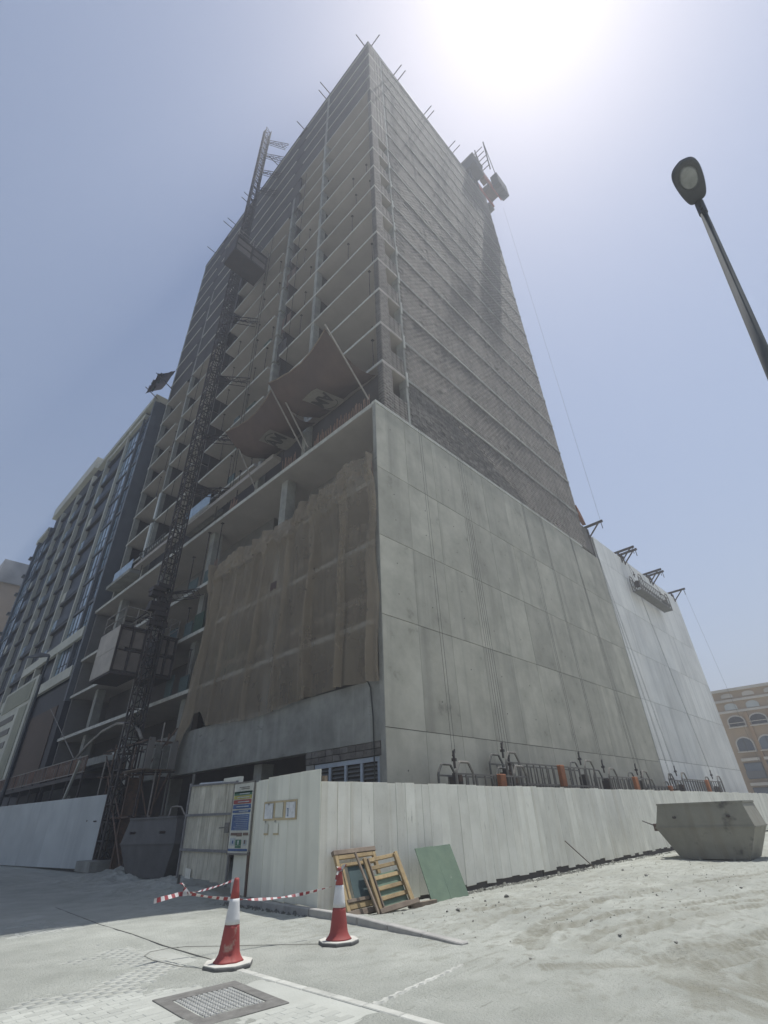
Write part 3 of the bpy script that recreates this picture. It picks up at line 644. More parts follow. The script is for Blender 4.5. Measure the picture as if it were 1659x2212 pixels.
def cage(x0, y0, z0, w, d, h, label, board):
    C = thing('hoist_cage', (x0+w/2, y0+d/2, z0), label, 'hoist cage', 'hoist cages on the mast')
    G().box(x0, y0, z0, x0+w, y0+d, z0+.12).build('cage_floor', 'steel_dark', C); G().box(x0-.03, y0-.03, z0+h-.1, x0+w+.03, y0+d+.03, z0+h).build('cage_roof', 'steel_dark', C)
    g = G()
    for x in (x0+.06, x0+w*.52, x0+w-.06):
        for y in (y0+.05, y0+d-.05): g.bar((x, y, z0+.1), (x, y, z0+h), .1)
    for z in (z0+.2, z0+h*.5, z0+h-.2):
        g.bar((x0, y0+.05, z), (x0+w, y0+.05, z), .07)
        g.bar((x0+.05, y0, z), (x0+.05, y0+d, z), .07); g.bar((x0+w-.05, y0, z), (x0+w-.05, y0+d, z), .07)
    g.build('cage_frame', 'steel_dark', C)
    for i in range(2):
        for j in range(2):
            G().box(x0+.12+i*w*.5, y0+.06, z0+.24+j*h*.48, x0+w*.5*(i+1)-.06, y0+.08, z0+h*.48*(j+1)-.02).build('front_panel', 'cage_panel', C)
    for j in range(2):
        G().box(x0-.045, y0, z0+.1+j*h*.48, x0-.02, y0+d, z0+.08+h*.48*(j+1)).build('side_board', board, C)
        G().box(x0+w+.02, y0, z0+.1+j*h*.48, x0+w+.045, y0+d, z0+.08+h*.48*(j+1)).build('side_board', 'cage_panel', C)
    g = G()
    for x in (x0+.05, x0+w*.5, x0+w-.05):
        for y in (y0+.05, y0+d-.05): g.bar((x, y, z0+h), (x, y, z0+h+1.1), .045)
    for z in (z0+h+.55, z0+h+1.1):
        for y in (y0+.05, y0+d-.05): g.bar((x0, y, z), (x0+w, y, z), .04)
        for x in (x0+.05, x0+w-.05): g.bar((x, y0, z), (x, y0+d, z), .04)
    g.build('roof_rail', 'pipe', C)
    return C
cage(8.8, 29.2, 8.75, 1.5, 3.0, 2.7, 'hoist cage with pale side boards parked left of the mast', 'cage_board')
cage(11.2, 29.6, 8.95, 1.1, 2.6, 2.5, 'narrower dark hoist cage parked between the mast and the floor edge', 'cage_panel')
for i in range(5): pass
cage(9.2, 26.6, 47.2, 3.3, 2.1, 2.4, 'dark hoist cage raised high up on the mast', 'steel_dark')
# machine on the mast above the lower cages
g = G(); 
for i in range(9): g.box(MX-.55+U(-.3, .5), MY-.55+U(-.1, .2), 11.7+i*.3, MX+U(-.1, .7), MY+U(-.2, .3), 11.95+i*.3)
for i in range(10): g.bar((MX-1.5+U(0, 2), MY-.4, 11.6+U(0, .5)), (MX-1.2+U(0, 2), MY+.3, 12.2+U(0, .9)), .05)
g.build('drive_unit', 'steel_dark', HM)
# scaffold tower and platforms round the hoist foot
SF = thing('hoist_base_scaffold', (10, 29, 0), 'rusty scaffold and decking around the foot of the hoist mast', 'scaffold')
for x in (10.55, 11.2, 11.9):
    for y in (26.4, 27.8, 30.6, 31.6):
        g = G().tube([(x, y, 0), (x+U(-.05, .05), y, 4.6+U(0, 1.6))], .04, 6); g.build('standard', random.choice(['steel_rust', 'steel_dark', 'pipe']), SF)
for z in (2.0, 3.9, 5.2):
    for y in (26.4, 27.8, 30.6, 31.6): G().tube([(10.3, y, z+U(-.1, .1)), (12.1, y, z)], .035, 6).build('ledger', random.choice(['steel_rust', 'steel_dark']), SF)
    for x in (10.55, 11.2, 11.9): G().tube([(x, 26.2, z+.06), (x, 31.8, z+.06)], .035, 6).build('ledger', random.choice(['steel_rust', 'pipe']), SF)
for a, b in (((10.5, 26.4, .1), (11.9, 26.5, 3.9)), ((11.9, 26.4, .2), (10.5, 26.5, 3.7)), ((10.5, 27.8, 2), (10.5, 31.6, 5)), ((10.5, 26.5, .1), (10.5, 30.6, 3.9)), ((10.6, 26.4, 3.9), (11.9, 26.5, 5.9)), ((11.2, 26.4, 0), (11.5, 26.4, 5.6))):
    G().tube([a, b], .04, 6).build('brace', 'steel_rust', SF)
for i in range(7): G().box(10.3, 26.3+i*.28, 3.96, 12.1, 26.54+i*.28, 4.0).build('deck_board', 'wood_grey', SF)
for i in range(4): G().box(10.5+i*.4, 26.25, 4.0, 10.8+i*.4, 26.3, 5.2+U(-.3, .3)).build('toe_panel', random.choice(['plaster', 'steel_galv', 'cage_panel']), SF)
for i in range(5): G().box(10.6, 29.0+i*.45, 5.6-i*.14, 11.1, 29.3+i*.45, 5.7-i*.14).build('stair_tread', 'hoard_white', SF)
G().tube([(10.7, 37.6, 5.4), (10.75, 36, 6.1), (10.8, 34.2, 6.6), (10.8, 32, 6.75), (10.8, 30, 6.5), (10.8, 28.6, 5.95), (10.8, 28.0, 5.5)], .085, 9).build('chute_pipe', 'pipe', SF, smooth=True)
for x, y in ((10.6, 27.9), (11.3, 26.6)): G().box(x, y, .02, x+.5, y+.06, 3.7).build('sheet_panel', 'steel_rust' if x < 11 else 'steel_dark', SF)
# walkway with guard railing left of the hoist
WK = thing('walkway', (10.9, 43, 0), 'raised walkway with pale reinforcing mesh railing behind the white hoarding', 'walkway')
G().box(10.6, 35.2, 4.2, 12.3, 56.5, 4.4).build('walk_deck', 'steel_dark', WK)
for y in np.arange(35.4, 57, 2.6): G().bar((10.7, y, 0), (10.7, y, 5.4), .09).build('post', 'steel_dark', WK)
for z in (4.55, 5.4): G().bar((10.68, 35.2, z), (10.68, 56.5, z), .05).build('rail', 'pipe', WK)
for y in np.arange(35.3, 56.4, .16): G().bar((10.68, y, 4.5), (10.68, y+U(-.06, .1), 5.4), .032).build('baluster', random.choice(['rebar', 'pipe', 'rebar']), WK)
tag(G().tube([(11.2, 49.5, 10.2), (10.7, 38, 5.5)], .03, 6).build('stay_pole', 'alu', loc=(10.7, 38, 5.5)), 'thin slanting pole in front of the brown wall panel', 'pole')
tag(G().bar((10.4, 37.0, 2.6), (10.6, 36.2, 5.2), .12, .1).build('timber_prop', 'cream', loc=(10.4, 37, 2.6)), 'pale timber prop standing up behind the white hoarding', 'timber')

# ================================================================= SUSPENDED CRADLES on the side wall
def cradle(x0, x1, y, z, h, label, grp, top, box=True, hoops=(0, 1), flip=False):
    C = thing('suspended_cradle', ((x0+x1)/2, y, z), label, 'work cradle', grp)
    w = .36
    G().box(x0, y-w, z, x1, y+w, z+.06).build('deck', 'steel_galv', C)
    g = G()
    n = max(3, int((x1-x0)/.5))
    for yy in (y-w, y+w):
        for zz in (z+.12, z+.55, z+h): g.bar((x0, yy, zz), (x1, yy, zz), .05)
    g.build('rail', 'alu', C)
    for i in range(n+1):
        x = x0+(x1-x0)*i/n
        for yy in (y-w, y+w): G().bar((x, yy, z+.05), (x, yy, z+h), .045).build('rail_post', 'alu', C)
    g = G()
    for i in range(n):
        a = x0+(x1-x0)*i/n; b = x0+(x1-x0)*(i+1)/n
        g.bar((a, y-w, z+.12), ((a+b)/2, y-w, z+.55), .03); g.bar(((a+b)/2, y-w, z+.55), (b, y-w, z+.12), .03)
    g.build('lattice_brace', 'steel_galv', C)
    for e in hoops:
        x = (x0, x1-.9)[e]; H = h+.34
        pts = [(x, y-w-.02, z), (x, y-w-.02, z+H-.32), (x+.02, y-w-.02, z+H-.26), (x+.2, y-w-.02, z+H-.02), (x+.25, y-w-.02, z+H), (x+.65, y-w-.02, z+H), (x+.7, y-w-.02, z+H-.02), (x+.88, y-w-.02, z+H-.26), (x+.9, y-w-.02, z+H-.32), (x+.9, y-w-.02, z)]
        G().tube(pts, .042, 6).build('stirrup', 'alu', C)
        G().tube([(px, y+w, pz) for px, py, pz in pts], .042, 6).build('stirrup', 'steel_galv', C)
        g = G().box(x+.3, y-.16, z+.5, x+.62, y+.16, z+.95); g.tube([(x+.45, y, z+.85), (x+.45, y, z+1.05)], .11, 8); g.build('hoist_motor', 'steel_dark', C)
        G().box(x+.38, y-.2, z+.8, x+.54, y-.05, z+1.02).build('rope_guard', 'steel_rust', C)
        g = G().bar((x+.45, y, z+H-.15), (x+.45, y, z+H+.38), .05, .07); g.bar((x+.39, y, z+H+.22), (x+.53, y, z+H+.42), .04); g.box(x+.40, y-.07, z+H+.06, x+.50, y+.07, z+H+.15); g.build('safety_lock', 'steel_dark', C)
        for s in (-.06, .10): G().tube([(x+.45+s, y, z+H+.3), (x+.45+s, 11.75, top)], .007, 4).build('rope', 'rope', C)
    if box:
        bx = (x0+x1)/2+.1 if not flip else x0+1.1
        G().box(bx, y-w-.2, z+.5, bx+.36, y-w-.03, z+h+.04).build('control_box', 'orange', C, bevel=.02)
    return C
CG = 'work cradles hanging behind the hoarding'
cradle(14.1, 18.4, 11.0, 1.75, 1.0, 'work cradle nearest the building corner with bright orange control box', CG, 73, hoops=(0, 1))
cradle(17.7, 25.2, 11.35, 2.0, 1.25, 'second work cradle from the corner, hung highest with rusty orange box', CG, 73)
cradle(25.9, 31.0, 11.0, 1.85, 1.1, 'third work cradle from the corner in front of the grey wall', CG, 73)
cradle(31.5, 37.2, 11.3, 1.55, 1.1, 'lower work cradle straddling the joint between grey and white walls', CG, 20.4)
cradle(36.2, 44.8, 10.9, 1.75, 1.3, 'work cradle before the white wall farthest along the hoarding', CG, 20.4)
cradle(43.2, 50.8, 11.35, 17.4, 1.2, 'work cradle hanging near the top of the white wall', 'work cradle at the roof edge', 21.2, box=False)
for i, (x, lb) in enumerate(((37.0, 'steel roof outrigger beside the grey tower end'), (43.6, 'steel roof outrigger left of the hanging cradle'), (44.3, 'steel roof outrigger just above the left end of the hanging cradle'), (50.6, 'steel roof outrigger above the middle of the hanging cradle'), (51.3, 'steel roof outrigger above the right end of the hanging cradle'), (57.9, 'steel roof outrigger at the far end of the white wall'))):
    Rg = thing('roof_outrigger', (x, 12.2, 20.95), lb, 'bracket', 'outriggers on the white wall roof')
    G().bar((x, 14.5, 21.5), (x, 10.6, 21.55), .14, .18).build('beam', 'steel_dark', Rg)
    g = G().bar((x, 12.05, 20.95), (x, 12.05, 21.5), .14); g.bar((x, 12.0, 20.5), (x, 11.0, 21.45), .09); g.bar((x, 11.95, 20.45), (x, 11.95, 21.3), .1); g.build('strut', 'steel_dark', Rg)
    G().tube([(x, 10.75, 21.45), (x, 10.75, 20.9)], .03, 5).build('shackle', 'steel_dark', Rg)
    if i in (0, 5):
        G().tube([(x+.9, 10.75, 73) if i == 0 else (x, 10.75, 21.4), (x, 10.75, 21.4) if i == 0 else (x+3.5, 10.6, 2)], .008, 4).build('rope', 'rope', Rg)
tag(G().hexa([(36.0, 11.95, 22.5), (36.9, 11.9, 21.7), (37.2, 12.3, 21.9), (36.1, 12.3, 22.6), (36.0, 11.95, 23.3), (36.4, 11.9, 22.6), (36.6, 12.3, 22.7), (36.1, 12.3, 23.4)]).build('wind_torn_sheet', 'orange', loc=(36, 12, 22.5)), 'small orange scrap of sheet caught on the tower edge above the white wall', 'sheet')

# ================================================================= CRANE MACHINERY on the roof
CR = thing('roof_crane', (35, 13, ROOF), 'dark crane machinery with counterweight overhanging the right roof edge', 'crane')
g = G()
for x in (34.0, 35.6):
    for y in (12.5, 14.0): g.bar((x, y, ROOF), (x, y, 80.8), .2)
for z in np.arange(ROOF, 80.3, 1.2):
    for a, b in (((34, 12.5), (35.6, 12.5)), ((35.6, 12.5), (35.6, 14)), ((35.6, 14), (34, 14)), ((34, 14), (34, 12.5))):
        g.bar((*a, z), (*b, z+1.2), .09)
g.build('crane_mast', 'crane_dark', CR)
G().box(33.6, 11.35, 80.8, 36.1, 13.25, 83.2).build('machine_house', 'crane_dark', CR)
G().box(33.5, 11.25, 83.2, 36.2, 13.35, 83.4).build('machine_roof', 'steel_galv', CR)
g = G()
for y in (11.5, 12.9): g.bar((36, y, 81.2), (41.0, y, 81.2), .25, .35); g.bar((36, y, 82.4), (41.0, y, 82.4), .1)
for i in range(6):
    for y in (11.5, 12.9): g.bar((36+i*.85, y, 81.2), (36.85+i*.85, y, 82.4), .09); g.bar((36+i*.85, y, 81.2), (36+i*.85, y, 82.4), .09)
g.build('counter_jib', 'crane_red', CR)
for i in range(4): G().box(38.0+i*.72, 10.2, 80.0, 38.66+i*.72, 11.3, 83.0).build('counterweight', 'crane_dark', CR, bevel=.06)
g = G().box(38.4, 11.5, 81.4, 40.4, 12.9, 82.9); g.box(36.6, 11.6, 81.4, 37.6, 12.4, 82.3); g.tube([(39, 11.3, 82.2), (39, 13.1, 82.2)], .5, 10); g.build('winch', 'steel_rust', CR)
g = G()
for y in (10.4, 11.9): g.bar((36.4, y, 81.5), (34.9, y-.6, 86.5), .16); g.bar((38.2, y, 81.5), (34.9, y-.6, 86.5), .1)
for i in range(5): g.bar((36.2-i*.28, 10.2, 82.4+i*.9), (36.2-i*.28, 11.8, 82.4+i*.9), .1)
g.build('a_frame', 'crane_dark', CR)
tag(G().box(40.2, 13.0, 80.6, 41.2, 13.8, 81.8).build('work_platform', 'steel_galv', CR))

# ================================================================= HOARDING along the side wall (right)
HR = thing('hoarding_fence', (8.1, 9.95, 0), 'long weathered white timber plank hoarding below the bare side wall', 'fence')
x = 8.085; k = 0
PLK = []
while x < 63:
    w = random.choice([.30, .44, .49, .52, .40, .36]) if x < 30 else U(.45, .9)
    zt = 2.39+U(-.02, .02)-.0006*(x-8); zb = -.03+U(-.03, .05) if x < 12.4 else .02+U(-.04, .06)
    yy = 9.95+U(-.0025, .0025)+(.008 if random.random() < .12 else 0); le = U(-.02, .02)
    g = G().hexa([(x+.0015, yy, zb), (x+w-.0015, yy+U(-.002, .002), zb+U(-.02, .02)), (x+w-.0015, yy+.024, zb), (x+.0015, yy+.024, zb), (x+.003+le*.5, yy, zt), (x+w-.003+le*.5, yy, zt+U(-.006, .006)), (x+w-.003+le*.5, yy+.024, zt), (x+.003+le*.5, yy+.024, zt)])
    g.build('plank', 'plank', HR, bevel=.002); x += w; k += 1
for k in range(18): G().box(8.2+k*3.05, 9.99, -.2, 8.2+k*3.05+3.0, 10.09, .17+U(-.03, .03)).build('gap_shade_strip', 'darkwall', HR)  # added dark strip standing in for the shaded, soil-filled gap under the planks
for z in (.45, 1.25, 2.1): G().bar((8.15, 10.03, z), (63, 10.05, z), .08).build('back_rail', 'wood_grey', HR)
for x in np.arange(8.3, 63, 2.4): G().bar((x, 10.11, -.1), (x, 10.11, 2.2), .09).build('back_post', 'wood_grey', HR)
# left return of the hoarding with notices, up to the gate
HL = thing('hoarding_return', (8.2, 11.8, 0), 'taller cream painted hoarding return with taped notices beside the gate', 'fence')
def XL(y): return 8.07+(y-10.03)*.079
y = 9.93
WL = [.84, .50, .53, .52, .52, .50, .53, .45]
for i, w in enumerate(WL):
    if y > 13.75: break
    y1 = min(y+w, 13.85); zt = 2.63-.004*i if y < 12.2 else 2.58-.03*(i % 2)
    a, b = XL(y), XL(y1); e = U(-.006, .006)
    G().hexa([(a+e, y+.003, .10), (a+.025+e, y+.003, .10), (b+.025+e, y1-.003, .12), (b+e, y1-.003, .12), (a+e-.03, y+.003, zt), (a+.025+e-.03, y+.003, zt), (b+.025+e-.03, y1-.003, zt), (b+e-.03, y1-.003, zt)]).build('board', 'hoard_board', HL, bevel=.004)
    y = y1
for z in (.5, 1.4, 2.3): G().bar((XL(10.05)+.08, 10.05, z), (XL(13.7)+.08, 13.7, z), .07).build('back_rail', 'wood_grey', HL)
for yy in (10.02, 11.6, 13.8): G().bar((XL(yy)+.16, yy, 0), (XL(yy)+.16, yy, 2.5), .09).build('back_post', 'wood_grey', HL)
G().bar((XL(13.0)-.02, 13.0, .1), (XL(13.0)-.04, 13.0, 1.0), .06).build('batten', 'steel_rust', HL)
# masking tape frame and papers (flat notices taped to the boards)
def lay(y0, y1, z0, z1, m, name, d=.012, par=HL):
    f = lambda yy, zz: XL(yy)-.03*(zz-.1)/2.5-.012-d
    if y0 > y1: y0, y1 = y1, y0
    return G().hexa([(f(y0, z0), y0, z0), (f(y0, z0)+.004, y0, z0), (f(y1, z0)+.004, y1, z0), (f(y1, z0), y1, z0), (f(y0, z1), y0, z1), (f(y0, z1)+.004, y0, z1), (f(y1, z1)+.004, y1, z1), (f(y1, z1), y1, z1)]).build(name, m, par)
for a in ((10.86, 12.42, 2.03, 2.07), (10.86, 12.42, 1.66, 1.71), (10.86, 10.91, 1.71, 2.03), (12.38, 12.42, 1.71, 2.03), (11.36, 11.46, 1.71, 2.03), (11.86, 11.93, 1.71, 2.03)): lay(*a, 'masking_tape', 'tape_strip', .006)
lay(11.96, 12.36, 1.70, 2.02, 'paper', 'notice_sheet'); lay(11.48, 11.84, 1.72, 2.03, 'hoard_board', 'notice_sheet'); lay(10.93, 11.34, 1.70, 2.02, 'paper', 'notice_sheet')
lay(11.22, 11.28, 1.73, 1.90, 's_blue', 'notice_print', .018); lay(11.23, 11.27, 1.745, 1.885, 's_line', 'notice_print', .023)
for a in ((12.15, 12.32), (11.66, 11.86)): lay(*a, 1.40, 1.60, 'hoard_board', 'notice_sheet', .010); lay(a[0]-.02, a[1]+.02, 1.36, 1.40, 'masking_tape', 'tape_strip', .006)
for yy, zz in ((12.16, 2.01), (12.28, 1.64), (11.8, 1.64)): lay(yy-.02, yy+.02, zz-.02, zz+.02, 'iron', 'clip', .02)
# safety board
SB = thing('safety_board', (8.2, 13.4, 1), 'tall safety notice board with coloured bands and pictures next to the gate', 'sign')
def sb(y0, y1, z0, z1, m, name, d): 
    x = XL(13.4)-.10-d; return G().box(x, min(y0, y1), z0, x+.012, max(y0, y1), z1).build(name, m, SB)
sb(12.98, 14.0, .98, 2.56, 'sign_face', 'board', 0)
for a in ((12.95, 13.0, .96, 2.58), (13.98, 14.02, .96, 2.58), (12.95, 14.02, 2.56, 2.60), (12.95, 14.02, .94, .98)): sb(*a, 'alu', 'frame', .01)
for z0, z1, m in ((2.33, 2.36, 's_green'), (2.28, 2.37, 's_green'), (2.19, 2.27, 's_yellow'), (2.08, 2.17, 's_red'), (1.96, 2.06, 's_blue'), (1.87, 1.93, 's_blue')): sb(13.06, 13.93, z0, z1, m, 'band', .016)
sb(13.06, 13.93, 1.46, 1.85, 's_line', 'band', .012); sb(13.08, 13.9, 1.48, 1.83, 's_blue', 'panel_print', .016)
for i in range(8): sb(13.12, 13.7+U(-.1, .15), 1.50+i*.041, 1.508+i*.041, 's_line', 'text_line', .022)
for i, z in enumerate((2.46, 2.42)): sb(13.2, 13.7-.1*i, z, z+.015, 's_line' if 0 else 'iron', 'text_line', .016)
for z, w in ((2.31, .5), (2.225, .6), (2.12, .55), (2.01, .6), (1.90, .45)): sb(13.15, 13.15+w, z-.01, z+.012, 's_line', 'text_line', .022)
sb(13.06, 13.3, 1.36, 1.42, 's_brown', 'picture', .016); sb(13.36, 13.6, 1.34, 1.42, 's_brown', 'picture', .016); sb(13.62, 13.9, 1.36, 1.42, 's_brown', 'picture', .016)
sb(13.36, 13.62, 1.14, 1.27, 's_green', 'picture', .016); sb(13.36, 13.62, 1.09, 1.13, 's_green', 'picture', .016); sb(13.66, 13.9, 1.14, 1.3, 's_line', 'picture', .016); sb(13.1, 13.25, 1.14, 1.26, 's_line', 'picture', .016); sb(13.14, 13.2, 1.18, 1.26, 's_brown', 'picture', .022)
sb(13.46, 13.5, 1.16, 1.25, 'paper', 'picture', .022); sb(13.72, 13.78, 1.18, 1.25, 's_blue', 'picture', .022)
sb(13.04, 13.95, 1.02, 1.07, 's_blue', 'band', .016)
# gate
GT = thing('site_gate', (8.34, 15.2, .3), 'dirty cream plank gate with dark cross rails and lock at the site entrance', 'gate')
n = 12
for i in range(n):
    a = 14.02+i*(2.62/n); b = a+2.62/n; z0 = .29+.012*i+U(-.015, .015); z1 = 2.60+.008*i+U(-.008, .008)
    f = lambda yy: 8.34-.02*(yy-14)
    G().hexa([(f(a), a+.004, z0), (f(a)+.022, a+.004, z0), (f(b)+.022, b-.004, z0), (f(b), b-.004, z0), (f(a), a+.004, z1), (f(a)+.022, a+.004, z1), (f(b)+.022, b-.004, z1), (f(b), b-.004, z1)]).build('gate_plank', 'gate_plank', GT, bevel=.003)
for z in (1.0, 1.86): G().bar((8.32, 13.96, z), (8.26, 16.72, z+.03), .045, .06).build('cross_rail', 'gate_rail', GT)
G().bar((8.30, 14.0, .25), (8.30, 14.0, 2.66), .05).build('edge_post', 'gate_rail', GT); G().bar((8.27, 16.68, .35), (8.27, 16.70, 2.75), .05).build('edge_post', 'gate_rail', GT)
G().bar((8.31, 13.98, 2.62), (8.27, 16.7, 2.68), .045).build('top_rail', 'gate_rail', GT)
G().box(8.24, 14.08, 1.42, 8.33, 14.3, 1.66).build('lock_box', 'iron', GT); G().bar((8.24, 14.15, 1.55), (8.2, 14.5, 1.54), .03).build('latch', 'iron', GT)
lk = G().hexa([(8.245, 15.86, .36), (8.25, 15.86, .36), (8.25, 16.18, .37), (8.245, 16.18, .37), (8.245, 15.86, .58), (8.25, 15.86, .58), (8.25, 16.18, .60), (8.245, 16.18, .60)]).build('patch_plate', 'plank', GT)
tag(G().bar((8.5, 17.0, 0), (8.5, 17.05, 3.05), .06).build('gate_pole', 'steel_galv', loc=(8.5, 17, 0)), 'thin steel post standing just left of the plank gate', 'post')
tag(G().box(8.44, 14.1, 2.60, 8.55, 15.0, 2.78).build('long_crate', 'hoard_board', loc=(8.5, 14.5, 2.6)), 'small framed panel lying on top of the gate', 'panel')
tag(G().tube([(8.5, 15.1, 2.66), (8.5, 16.5, 2.70)], .06, 8).build('rolled_sheet', 'hoard_white', loc=(8.5, 15.7, 2.66)), 'white roll lying along the top of the gate', 'roll')
# white hoarding farther left
HW = thing('white_hoarding', (10, 36, 0), 'smooth white sheet hoarding in the shade on the left', 'fence')
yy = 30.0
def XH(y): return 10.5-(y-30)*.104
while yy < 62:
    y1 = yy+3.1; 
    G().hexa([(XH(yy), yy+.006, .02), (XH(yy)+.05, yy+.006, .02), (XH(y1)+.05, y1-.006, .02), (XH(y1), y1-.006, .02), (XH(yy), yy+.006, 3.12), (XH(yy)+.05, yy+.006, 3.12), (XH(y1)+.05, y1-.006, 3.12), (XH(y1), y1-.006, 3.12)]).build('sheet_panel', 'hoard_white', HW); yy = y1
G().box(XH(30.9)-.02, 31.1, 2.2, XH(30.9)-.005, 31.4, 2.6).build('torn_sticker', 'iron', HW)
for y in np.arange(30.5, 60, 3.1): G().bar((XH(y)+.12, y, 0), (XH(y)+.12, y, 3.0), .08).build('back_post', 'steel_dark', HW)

# ================================================================= CONES AND TAPE
def cone(x, y, label, rz, dents, base, h=.95):
    T = thing('traffic_cone', (x, y, 0), label, 'traffic cone', 'traffic cones joined by barrier tape')
    n = 28; r0 = .150; r1 = .034
    def ring(z, dent=0):
        t = (z-.05)/(h-.05); r = r0+(r1-r0)*t; flare = .055*max(0, 1-(z-.05)/.11)**2; out = []
        for j in range(n):
            a = 2*math.pi*j/n; rr = r+flare
            for (da, dz, dw, dd) in dents:
                q = abs((a-da+math.pi) % (2*math.pi)-math.pi)
                rr -= dd*math.exp(-(q/dw)**2)*math.exp(-((z-dz)/.13)**2)
            out.append((x+rr*math.cos(a), y+rr*math.sin(a), z))
        return out
    Z = [.05, .07, .1, .14, .2, .26, .32, .40, .44]; Z2 = [.44, .5, .56, .62, .68, .72]; Z3 = [.72, .8, .86, .92, .945, .95]
    G().loft([ring(z) for z in Z]).build('cone_body', 'cone_red', T, smooth=True)
    def grow(r, d): 
        return [((px-x)*(1+d)+x, (py-y)*(1+d)+y, pz) for px, py, pz in r]
    G().loft([grow(ring(z), .03) for z in Z2]).build('reflective_sleeve', 'cone_white', T, smooth=True)
    G().loft([ring(z) for z in Z3[:-1]]+[[((px-x)*.7+x, (py-y)*.7+y, .953) for px, py, pz in ring(.95)]]).build('cone_tip', 'cone_red', T, smooth=True)
    P = []
    for j in range(8):
        a = math.pi/8+j*math.pi/4+rz; P.append((x+base*math.cos(a), y+base*math.sin(a)))
    g = G().prism(P, .0, .036); b = g.build('cone_base', 'rubber', T, bevel=.006)
    g = G().prism([((px-x)*.985+x, (py-y)*.985+y) for px, py in P], .0365, .052); g.build('base_top', 'cone_base', T, bevel=.004)
    return T
cone(4.72, 7.67, 'dented red and white traffic cone nearest the viewer beside the grating', .1, [(4.3, .14, .35, .05), (5.1, .10, .3, .03), (4.7, .3, .25, .012)], .335)
cone(6.52, 7.49, 'red and white traffic cone before the leaning wooden frames, tape knotted round its tip', .35, [(3.4, .5, .3, .006)], .315)
def ribbon(pts, w, nm, T, tw=0, seg=.062):
    V = [Vector(p) for p in pts]; fine = []
    for i in range(len(V)-1):
        a, b = V[i], V[i+1]; m = max(2, int((b-a).length/.02))
        for q in range(m): fine.append(a.lerp(b, q/m))
    fine.append(V[-1]); L = 0; gw, gr_ = G(), G(); k = 0
    for i in range(len(fine)-1):
        a, b = fine[i], fine[i+1]; d = (b-a); l = d.length; d.normalize()
        def wd(s):
            t = tw*s*1.0+.6*math.sin(s*7); u = Vector((0, 0, 1)); n_ = d.cross(u).normalized(); u2 = n_.cross(d); return (u2*math.cos(t)+n_*math.sin(t))*w/2
        A, Bv = wd(L), wd(L+l); tg = gr_ if int((L)/seg) % 2 else gw
        nn = d.cross(A).normalized()*.001
        tg.add([a-A+nn, b-Bv+nn, b+Bv+nn, a+A+nn, a-A-nn, b-Bv-nn, b+Bv-nn, a+A-nn], [(0, 1, 2, 3), (7, 6, 5, 4), (0, 4, 5, 1), (3, 2, 6, 7)]); L += l
    gw.build(nm+'_white_stretch', 'tape_white', T); gr_.build(nm+'_red_stretch', 'tape_red', T)
def sagc(p, q, s, n=16):
    p = Vector(p); q = Vector(q); return [p.lerp(q, i/n)+Vector((0, 0, -s*4*(i/n)*(1-i/n))) for i in range(n+1)]
TP = thing('barrier_tape', (5.5, 8.3, .5), 'red and white striped barrier tape strung between the two cones', 'barrier tape')
kn = (4.55, 8.75, .74)
ribbon(sagc((4.70, 7.70, .93), kn, .02), .035, 'tape', TP, 2)
ribbon([kn, (4.45, 8.80, .735), (4.15, 8.72, .715), (4.02, 8.70, .70)], .06, 'tape', TP, .6)
ribbon([kn, (4.50, 8.78, .80), (4.46, 8.74, .86), (4.40, 8.72, .87)], .055, 'tape', TP, 3)
ribbon(sagc(kn, (6.58, 8.1, .62), .10), .045, 'tape', TP, 1.6)
ribbon(sagc((6.9, 8.0, .66), (6.53, 7.47, .90), .03), .035, 'tape', TP, 2)
ribbon(sagc((6.58, 8.1, .62), (6.9, 8.0, .66), .0, 4), .02, 'tape', TP, 3)
for a in range(3):
    ribbon([(6.52+.05*math.cos(t+a), 7.49+.05*math.sin(t+a), .84+.02*a+.012*t) for t in np.linspace(0, 6.3, 14)], .03, 'tape', TP, 1)
ribbon([(6.48, 7.47, .9), (6.42, 7.44, .86), (6.40, 7.45, .78)], .03, 'tape', TP, 2); ribbon([(6.53, 7.45, .93), (6.55, 7.42, .98), (6.60, 7.42, .97)], .04, 'tape', TP, 3)

